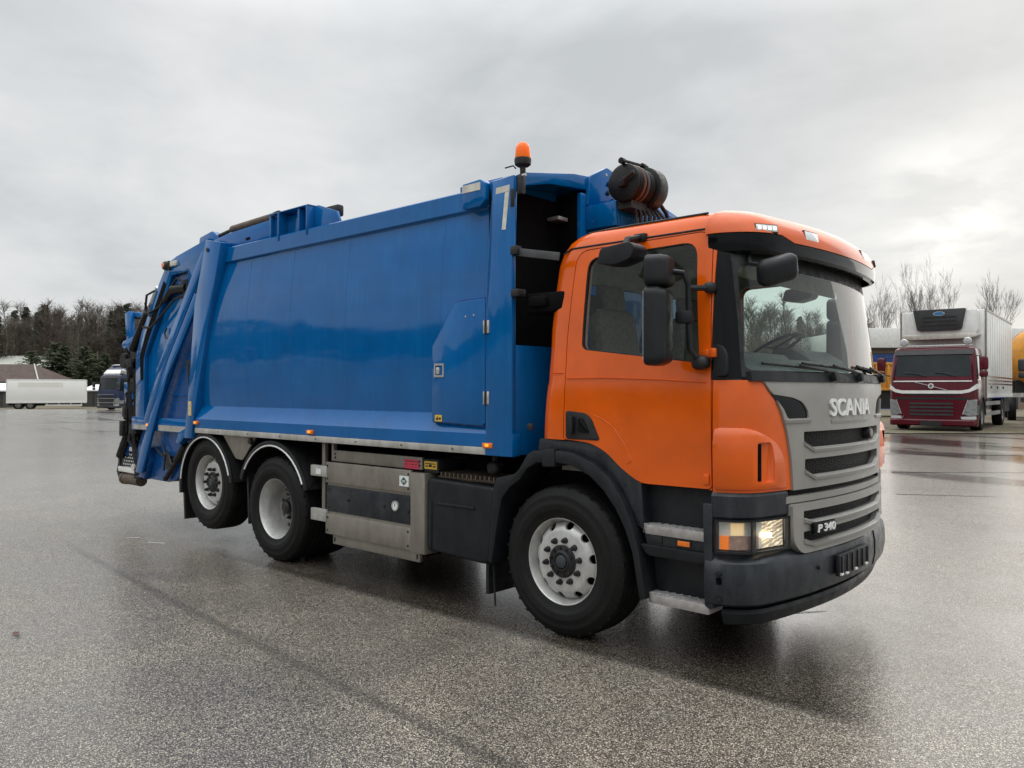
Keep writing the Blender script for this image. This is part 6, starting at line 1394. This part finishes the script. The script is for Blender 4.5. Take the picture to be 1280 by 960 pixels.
# white trailer far left
hx = RIGHT * 1.0 + AWAY * 0.5
WT = empty('white_trailer', spot(-54.4, 93.8), atan2(hx.y, hx.x)); tag(WT, 'long plain white box trailer parked before the brown roofed house', 'trailer')
WB = MB().box(-4.02, 4.02, -1.25, 1.25, 0.78, 3.45).build('box_body', 'clean_white', WT, 0.03)
MB().box(-2.9, 1.6, -1.258, -1.25, 2.55, 3.10).build('faded_panel', 'faded', WB)
b = MB(); b.box(-4.05, 4.05, -1.28, -1.24, 0.72, 0.90); b.box(-4.05, -3.94, -1.275, -1.23, 0.8, 3.47); b.box(3.94, 4.05, -1.275, -1.23, 0.8, 3.47); b.box(-4.05, 4.05, -1.275, -1.23, 3.38, 3.48); b.build('box_frame', 'white', WB)
MB().box(-0.2, 3.6, -1.24, -1.2, 0.42, 0.54).build('side_guard', 'white', WT)
for x in (0.0, 1.2, 2.4, 3.5): MB().box(x - 0.04, x + 0.04, -1.22, -1.17, 0.42, 0.8).build('guard_post', 'white', WT)
MB().box(-3.9, 3.8, -0.5, 0.5, 0.45, 0.78).build('chassis', 'black', WT)
for s in (-1, 1):
    for x in (-2.9, -1.7):
        w = empty('wheel', (x, s * 1.15, 0.505)); w.parent = WT; w.rotation_euler = (0, 0, 0 if s < 0 else pi); inst('tyre', lw, w); inst('rim', lr, w)

# unseen white trailers, guessed and added so the truck's side mirrors them
for (r, d, a), nm in zip(((-62.0, 70.0, 0.9), (-60.0, 58.0, 0.9), (-58.0, 44.0, 1.0), (-56.0, 31.0, 1.05)), ('farthest', 'third', 'second', 'nearest')):
    c = copy_tree(WT); c.location = spot(r, d); c.rotation_euler = (0, 0, YAW + a); c['label'] = nm + ' unseen white box trailer added left of the yard for mirroring'; c['group'] = 'unseen white trailers added left of the yard'

# ------------------------------------------------------------------ buildings
def shingle(name, col):
    m, t, b, pos, ob = new_mat(name)
    br_ = N(t, 'ShaderNodeTexBrick'); br_.inputs['Scale'].default_value = 3.0; t.links.new(ob, br_.inputs['Vector'])
    n = noise_tex(t, pos, 1.5, 6, 0.65)
    put(t, b, 'Base Color', ramp(t, n, [(0.3, tuple(c * 0.6 for c in col)), (0.7, tuple(c * 1.4 for c in col))])); put(t, b, 'Roughness', 0.85)
    return m
M['roof_brown'] = shingle('brown_roof', (0.070, 0.046, 0.038))
M['roof_pale'] = simple('pale_metal_roof', (0.42, 0.43, 0.38), 0.55, 0.1, 0.12, 0.8, 0.1)
M['wall_dark'] = simple('dark_board_wall', (0.05, 0.048, 0.045), 0.8, 0, 0.3, 3, 0.1)
M['wall_tan'] = simple('tan_brick_wall', (0.20, 0.15, 0.11), 0.85, 0, 0.2, 2, 0.1)
def house(name, label, cat, r0, r1, d0, d1, zw, zr, roofm, wallm, hip=2.0, over=0.5):
    base = spot((r0 + r1) / 2, (d0 + d1) / 2); H = empty(name, base, YAW); tag(H, label, cat)
    w, d = (r1 - r0) / 2, (d1 - d0) / 2
    Wl = MB().box(-w, w, -d, d, -0.6, zw).build('wall', wallm, H)
    v = [(-w - over, -d - over, zw), (w + over, -d - over, zw), (w + over, d + over, zw), (-w - over, d + over, zw), (-w + hip, 0, zr), (w - hip, 0, zr)]
    lowv = [(x, y, z - 0.15) for x, y, z in v[:4]]
    MB().add(v + lowv, [(0, 1, 5, 4), (2, 3, 4, 5), (1, 2, 5), (3, 0, 4), (6, 9, 8, 7), (0, 6, 7, 1), (1, 7, 8, 2), (2, 8, 9, 3), (3, 9, 6, 0)]).build('roof', roofm, H)
    return H, w, d
H, w, d = house('brown_roofed_house', 'low house with a dark brown hipped roof behind the white trailer', 'house', -90, -66.5, 112, 122, 3.4, 6.0, 'roof_brown', 'wall_dark', 3.4)
MB().tube([(w - 3.4, 0, 6.03), (w + 0.5, -d - 0.5, 3.42)], 0.10, 5).build('hip_ridge', 'roof_pale', H)
MB().tube([(w - 10.2, 0, 6.03), (w - 7.0, -d - 0.5, 3.42)], 0.08, 5).build('hip_ridge', 'roof_pale', H)
MB().box(w - 12, w - 9, -d - 0.05, -d, 1.0, 2.2).build('window', 'glass_pane', H)
H, w, d = house('pale_roofed_house', 'building with a pale metal roof above the brown roofed house', 'house', -108, -75.5, 128, 142, 6.0, 8.0, 'roof_pale', 'wall_dark', 3.5)
H, w, d = house('grey_shed', 'dark grey shed with white flat roof between the white trailer and the navy lorry', 'shed', -57.0, -50.0, 106, 110, 2.25, 3.0, 'white', 'wall_dark', 0.6, 0.15)
for x in (-2.0, -0.5, 1.0, 2.4): MB().box(x - 0.06, x + 0.06, -d - 0.06, -d, 0, 2.1).build('wall_post', 'darkgrey', H)
H, w, d = house('white_edged_shed', 'small dark shed with white roof edge left of the white trailer', 'shed', -72.0, -63.3, 99.5, 104, 2.2, 3.1, 'white', 'wall_dark', 0.5, 0.3)
MB().box(w - 2.6, w - 1.4, -d - 0.06, -d, 0.0, 1.9).build('shed_door', 'tape', H, 0.02)
# low warehouse behind the lorries on the right
base = spot(30.0, 57.0); WH = empty('warehouse', base, YAW); tag(WH, 'low warehouse with deep white fascia and tan brick wall behind the orange tipper', 'warehouse')
WA = MB().box(-5, 9, 0, 14, -0.5, 4.4).build('wall', 'wall_tan', WH)
MB().box(-5.2, 9.2, -0.35, 14.2, 4.35, 5.75).build('fascia', 'white', WH, 0.03)
MB().box(-5.1, 9.1, -0.25, 14.1, 4.22, 4.35).build('fascia_dark_strip', 'wall_dark', WH)  # dark strip between fascia and wall
for x in (-3.6, 0.4, 5.0):
    D = MB().box(x - 0.9, x + 0.9, -0.06, 0.02, 0.0, 3.9).build('door', 'midblue', WA); MB().box(x - 1.02, x + 1.02, -0.04, 0.01, 0.0, 4.0).build('door_frame', 'darkgrey', D)
MB().box(-2.2, -1.6, -0.5, -0.35, 5.35, 5.5).build('fascia_lamp', 'darkgrey', WH)
# ------------------------------------------------------------------ trees
M['bark'] = simple('grey_brown_bark', (0.060, 0.050, 0.043), 0.9, 0, 0.35, 2.5, 0.05)
M['bark_birch'] = simple('pale_birch_bark', (0.20, 0.185, 0.165), 0.9, 0, 0.4, 1.5, 0.05)
M['twig'] = simple('reddish_twigs', (0.094, 0.072, 0.060), 0.95, 0, 0.35, 0.4, 0.03)
M['twig2'] = simple('brown_twigs', (0.108, 0.090, 0.068), 0.95, 0, 0.35, 0.4, 0.03)
M['needle'] = simple('spruce_needles', (0.024, 0.034, 0.017), 0.9, 0, 0.45, 0.8, 0.05)
M['needle2'] = simple('pine_needles', (0.036, 0.048, 0.019), 0.9, 0, 0.45, 0.8, 0.05)
M['brush'] = simple('dead_undergrowth', (0.088, 0.074, 0.055), 0.95, 0, 0.5, 0.3, 0.03)
def rot_about(v, axis, a): return Matrix.Rotation(a, 3, axis) @ v
def branchy(rnd, trunk, crown, p, d, ln, r, lev, maxlev, spread, up_pull=0.25, kids=3, taper=0.62):
    """a limb in three bent pieces; its children start along the outer part"""
    pts = [p]; q = p.copy(); dd = d.copy()
    for k in range(3):
        dd = (dd + Vector((rnd.gauss(0, .13), rnd.gauss(0, .13), rnd.gauss(0, .06) + up_pull * 0.25))).normalized()
        q = q + dd * (ln / 3); pts.append(q.copy())
    seg = 7 if lev == 0 else (5 if lev < 2 else 3)
    (trunk if lev == 0 else crown).tube(pts, r, seg, r * taper if lev < maxlev else r * 0.3, cap=False)
    if lev >= maxlev: return
    n = kids + (1 if rnd.random() < 0.5 else 0) + (2 if lev == 0 else 0)
    for k in range(n):
        t = 1.0 if k == 0 else rnd.uniform(0.35, 1.0)
        i = min(2, int(t * 3)); o = pts[i].lerp(pts[i + 1], t * 3 - i) if t < 1 else pts[3]
        ax = Vector((rnd.gauss(0, 1), rnd.gauss(0, 1), rnd.gauss(0, 1))); ax = (ax - dd * ax.dot(dd)).normalized()
        nd = rot_about(dd, ax, rnd.uniform(0.3, 1.0) * spread * (0.45 if k == 0 else 1)); nd = (nd + Vector((0, 0, up_pull * rnd.random()))).normalized()
        branchy(rnd, trunk, crown, o, nd, ln * rnd.uniform(0.58, 0.82), max(0.006, r * taper * (0.95 if k == 0 else rnd.uniform(0.40, 0.7))), lev + 1, maxlev, spread, up_pull, kids, taper)
def bare_tree(seed, h, maxlev=5, spread=0.85, kids=3, trunk_r=0.22, first=0.30):
    rnd = random.Random(seed); T, C = MB(), MB()
    branchy(rnd, T, C, Vector((0, 0, -0.3)), Vector((rnd.gauss(0, .04), rnd.gauss(0, .04), 1)), h * first, trunk_r, 0, maxlev, spread, 0.20, kids)
    top = max(v[2] for v in C.v); k = h / top
    for m in (T, C): m.v = [(x * k, y * k, z * k) for x, y, z in m.v]
    return T, C
def finish(m, name, mat):
    me = bpy.data.meshes.new(name); me.from_pydata(m.v, [], m.f); me.materials.append(M[mat]); return me
def put_tree(name, parts, label, loc, h=1.0, rz=0.0, group=None, lean=0.0, sx=1.0):
    o = empty(name, loc, rz); o.scale = (h * sx, h * sx, h); o.rotation_euler = (lean, 0, rz)
    tag(o, label, 'tree', group)
    for nm, me in parts: inst(nm, me, o)
    return o
rt = random.Random(11)
# bare broadleaf trees standing behind the lorries on the right: (px-like offset, distance, height, label)
big = []
for i, sd in enumerate((101, 202, 303)):
    T, C = bare_tree(sd, 1.0 * 10.0, 7, 0.72, 2, 0.15, 0.26); big.append((('trunk', finish(T, 'trunk', 'bark')), ('crown', finish(C, 'crown', 'bark'))))
RT = [(27.0, 60.5, 9.9, 0, 'bare tree beside the big truck screen above the white warehouse fascia'),
      (30.2, 60.5, 11.0, 1, 'tall bare tree rising above the left corner of the white refrigerated box'),
      (34.6, 64.0, 11.6, 2, 'tall bare tree standing straight above the black cooling unit'),
      (38.6, 62.0, 10.9, 0, 'wide bare tree above the rear end of the white refrigerated box')]
for i, (r, d, h, k, lab) in enumerate(RT):
    put_tree('bare_tree', big[k], lab, spot(r, d), h / 9.7, 1.1 * i + 0.4, 'bare trees behind the parked lorries', 0.0, 0.62)
# wood on the left: narrow bare trees, spruces and pines
small = []
for sd in (11, 12, 13, 14):
    rnd = random.Random(sd); T, C = MB(), MB(); h = 10.0
    path = [Vector((0, 0, -0.5))]
    for k in range(6): path.append(path[-1] + Vector((rnd.gauss(0, .12), rnd.gauss(0, .12), h / 6)))
    T.tube(path, 0.13, 5, 0.02, cap=False)
    for k in range(74):
        t = rnd.uniform(0.30, 1.0); i = min(5, int(t * 6)); o = path[i].lerp(path[i + 1], t * 6 - i)
        a = rnd.uniform(0, 2 * pi); ln = (1.02 - t) * 2.6 + 0.5
        e = o + Vector((cos(a) * ln * 0.62, sin(a) * ln * 0.62, ln * rnd.uniform(0.5, 0.95)))
        mid = o.lerp(e, 0.5) + Vector((rnd.gauss(0, .1), rnd.gauss(0, .1), -0.08)); C.tube([o, mid, e], 0.030, 3, 0.008, cap=False)
        for j in range(9):
            s = o.lerp(e, rnd.uniform(0.3, 1.0)); q = s + Vector((rnd.gauss(0, .35), rnd.gauss(0, .35), rnd.uniform(0.05, 0.7)))
            C.tube([s, q], 0.013, 3, 0.004, cap=False)
    kk = 10.0 / max(v[2] for v in C.v)
    for m_ in (T, C): m_.v = [(x, y, z * kk) for x, y, z in m_.v]
    small.append((T, C))
small_m = [(('trunk', finish(T, 'trunk', 'bark_birch' if i % 2 else 'bark')), ('crown', finish(C, 'crown', 'twig' if i % 2 == 0 else 'twig2'))) for i, (T, C) in enumerate(small)]
con = []
for sd, pine in ((21, 0), (22, 0), (23, 1)):
    rnd = random.Random(sd); T, C = MB(), MB(); h = 10.0
    T.tube([(0, 0, -0.5), (0.05, 0.02, 5), (0, 0, 9.6)], 0.14, 6, 0.03, cap=False)
    n = 190 if not pine else 150
    for k in range(n):
        t = (k + rnd.random()) / n; z = (0.8 + 9.0 * t) if not pine else (3.0 + 6.6 * t)
        R_ = (1.9 * (1 - t) ** 0.85 + 0.15) if not pine else (2.3 * sqrt(max(0.05, 1 - (2 * t - 0.75) ** 2 * 0.9)) * 0.9)
        a = rnd.uniform(0, 2 * pi); R_ *= rnd.uniform(0.55, 1.15); o = Vector((0, 0, z)); dv = Vector((cos(a), sin(a), 0)); sv = Vector((-sin(a), cos(a), 0))
        drop = -0.30 if not pine else 0.18
        m = 7
        for j in range(m):     # drooping bough made of small needle sprays
            u = (j + 0.6) / m; c = o + dv * (R_ * u) + Vector((0, 0, drop * R_ * u * u)) + Vector((rnd.gauss(0, .05), rnd.gauss(0, .05), rnd.gauss(0, .06)))
            w = (0.30 * (1 - 0.5 * u)) * rnd.uniform(0.7, 1.3); l = 0.34 * rnd.uniform(0.7, 1.3); dz = Vector((0, 0, rnd.uniform(-0.22, 0.06)))
            C.add([c - sv * w - Vector((0, 0, 0.10)), c + dv * l * 0.2 + Vector((0, 0, 0.05)), c + sv * w - Vector((0, 0, 0.12)), c + dv * l + dz], [(0, 1, 3), (1, 2, 3), (0, 3, 2)])
        if k % 3 == 0: C.tube([o, o + dv * R_ * 0.9 + Vector((0, 0, drop * R_ * 0.8))], 0.03, 3, 0.008, cap=False)
    con.append((('trunk', finish(T, 'trunk', 'bark')), ('crown', finish(C, 'crown', 'needle2' if pine else 'needle'))))
LAB = {'b0': 'slender leafless tree with reddish twigs in the wood on the horizon', 'b1': 'slender leafless tree with pale trunk in the wood on the horizon',
       's': 'dark green spruce standing among the leafless trees of the wood', 'p': 'broad mid green pine at the front edge of the wood'}
GRP_ = 'trees of the wood beyond the yard'
def wood(r0, r1, d0, d1, n, h0, h1, p_con=0.22, seed=5):
    rr = random.Random(seed)
    for i in range(n):
        r = r0 + (r1 - r0) * (i + rr.random()) / n; d = d0 + (d1 - d0) * rr.random(); h = rr.uniform(h0, h1)
        loc = spot(r * d / d0, d)
        if rr.random() < p_con:
            put_tree('spruce_tree', con[rr.randrange(2)], LAB['s'], loc, h * rr.uniform(0.85, 1.02) / 10, rr.uniform(0, 6), GRP_, 0, 0.85)
        else:
            k = rr.randrange(4); put_tree('leafless_tree', small_m[k], LAB['b1' if k % 2 else 'b0'], loc, h / 10, rr.uniform(0, 6), GRP_, rr.gauss(0, 0.03))
wood(-92, -60, 132, 150, 60, 14.5, 18.0, 0.20, 5)
wood(-96, -60, 152, 175, 60, 17.0, 21.0, 0.20, 6)
wood(19, 29.5, 66, 84, 44, 7.6, 10.2, 0.10, 8)
for r, d, h in ((-74.5, 124, 8.6), (-70.5, 126, 9.6), (-66.8, 125, 9.4), (-64.6, 127, 8.4), (-72.5, 127, 10.2)):
    put_tree('pine_tree', con[2], LAB['p'], spot(r, d), h / 10, r, GRP_, 0, 1.25)
# undergrowth along the foot of the wood and the mass of the wood behind its front trees
def thicket(name, label, r0, r1, d0, d1, h0, h1, n, sz, mat, seed, square=False):
    rr = random.Random(seed); b = MB()
    for i in range(n):
        t = rr.random(); d = d0 + (d1 - d0) * rr.random(); r = (r0 + (r1 - r0) * t) * (1 if square else d / d0)
        hh = (h0 + (h1 - h0) * (0.5 + 0.5 * noise.noise(Vector((r * 0.09, d * 0.05, seed))))) * (rr.random() ** 0.7)
        c = spot(r, d, hh); a = rr.uniform(0, pi); w = sz * rr.uniform(0.3, 0.8); l = sz * rr.uniform(0.8, 2.2)
        s = Vector((cos(a), sin(a), 0)) * w; u = Vector((rr.gauss(0, .35), rr.gauss(0, .35), 1)) * l
        b.add([c - s, c + s, c + u], [(0, 1, 2)])
    o = MB.build(b, name, mat); tag(o, label, None, None, 'stuff'); return o
thicket('undergrowth', 'brown bushes along the foot of the wood', -96, -55, 128, 140, 0.0, 7.0, 7000, 0.35, 'brush', 31)
thicket('distant_or_added_wood', 'brown mass of leafless wood on the left horizon', -100, -55, 160, 190, 2.0, 17.0, 16000, 0.42, 'brush', 32)
# unseen wood added left and behind, for the dark band mirrored in paint
thicket('distant_or_added_wood', 'unseen brown mass of leafless wood added round the open side of the yard', -125, -98, -110, 118, 0.0, 21.0, 22000, 0.95, 'brush', 34, True)
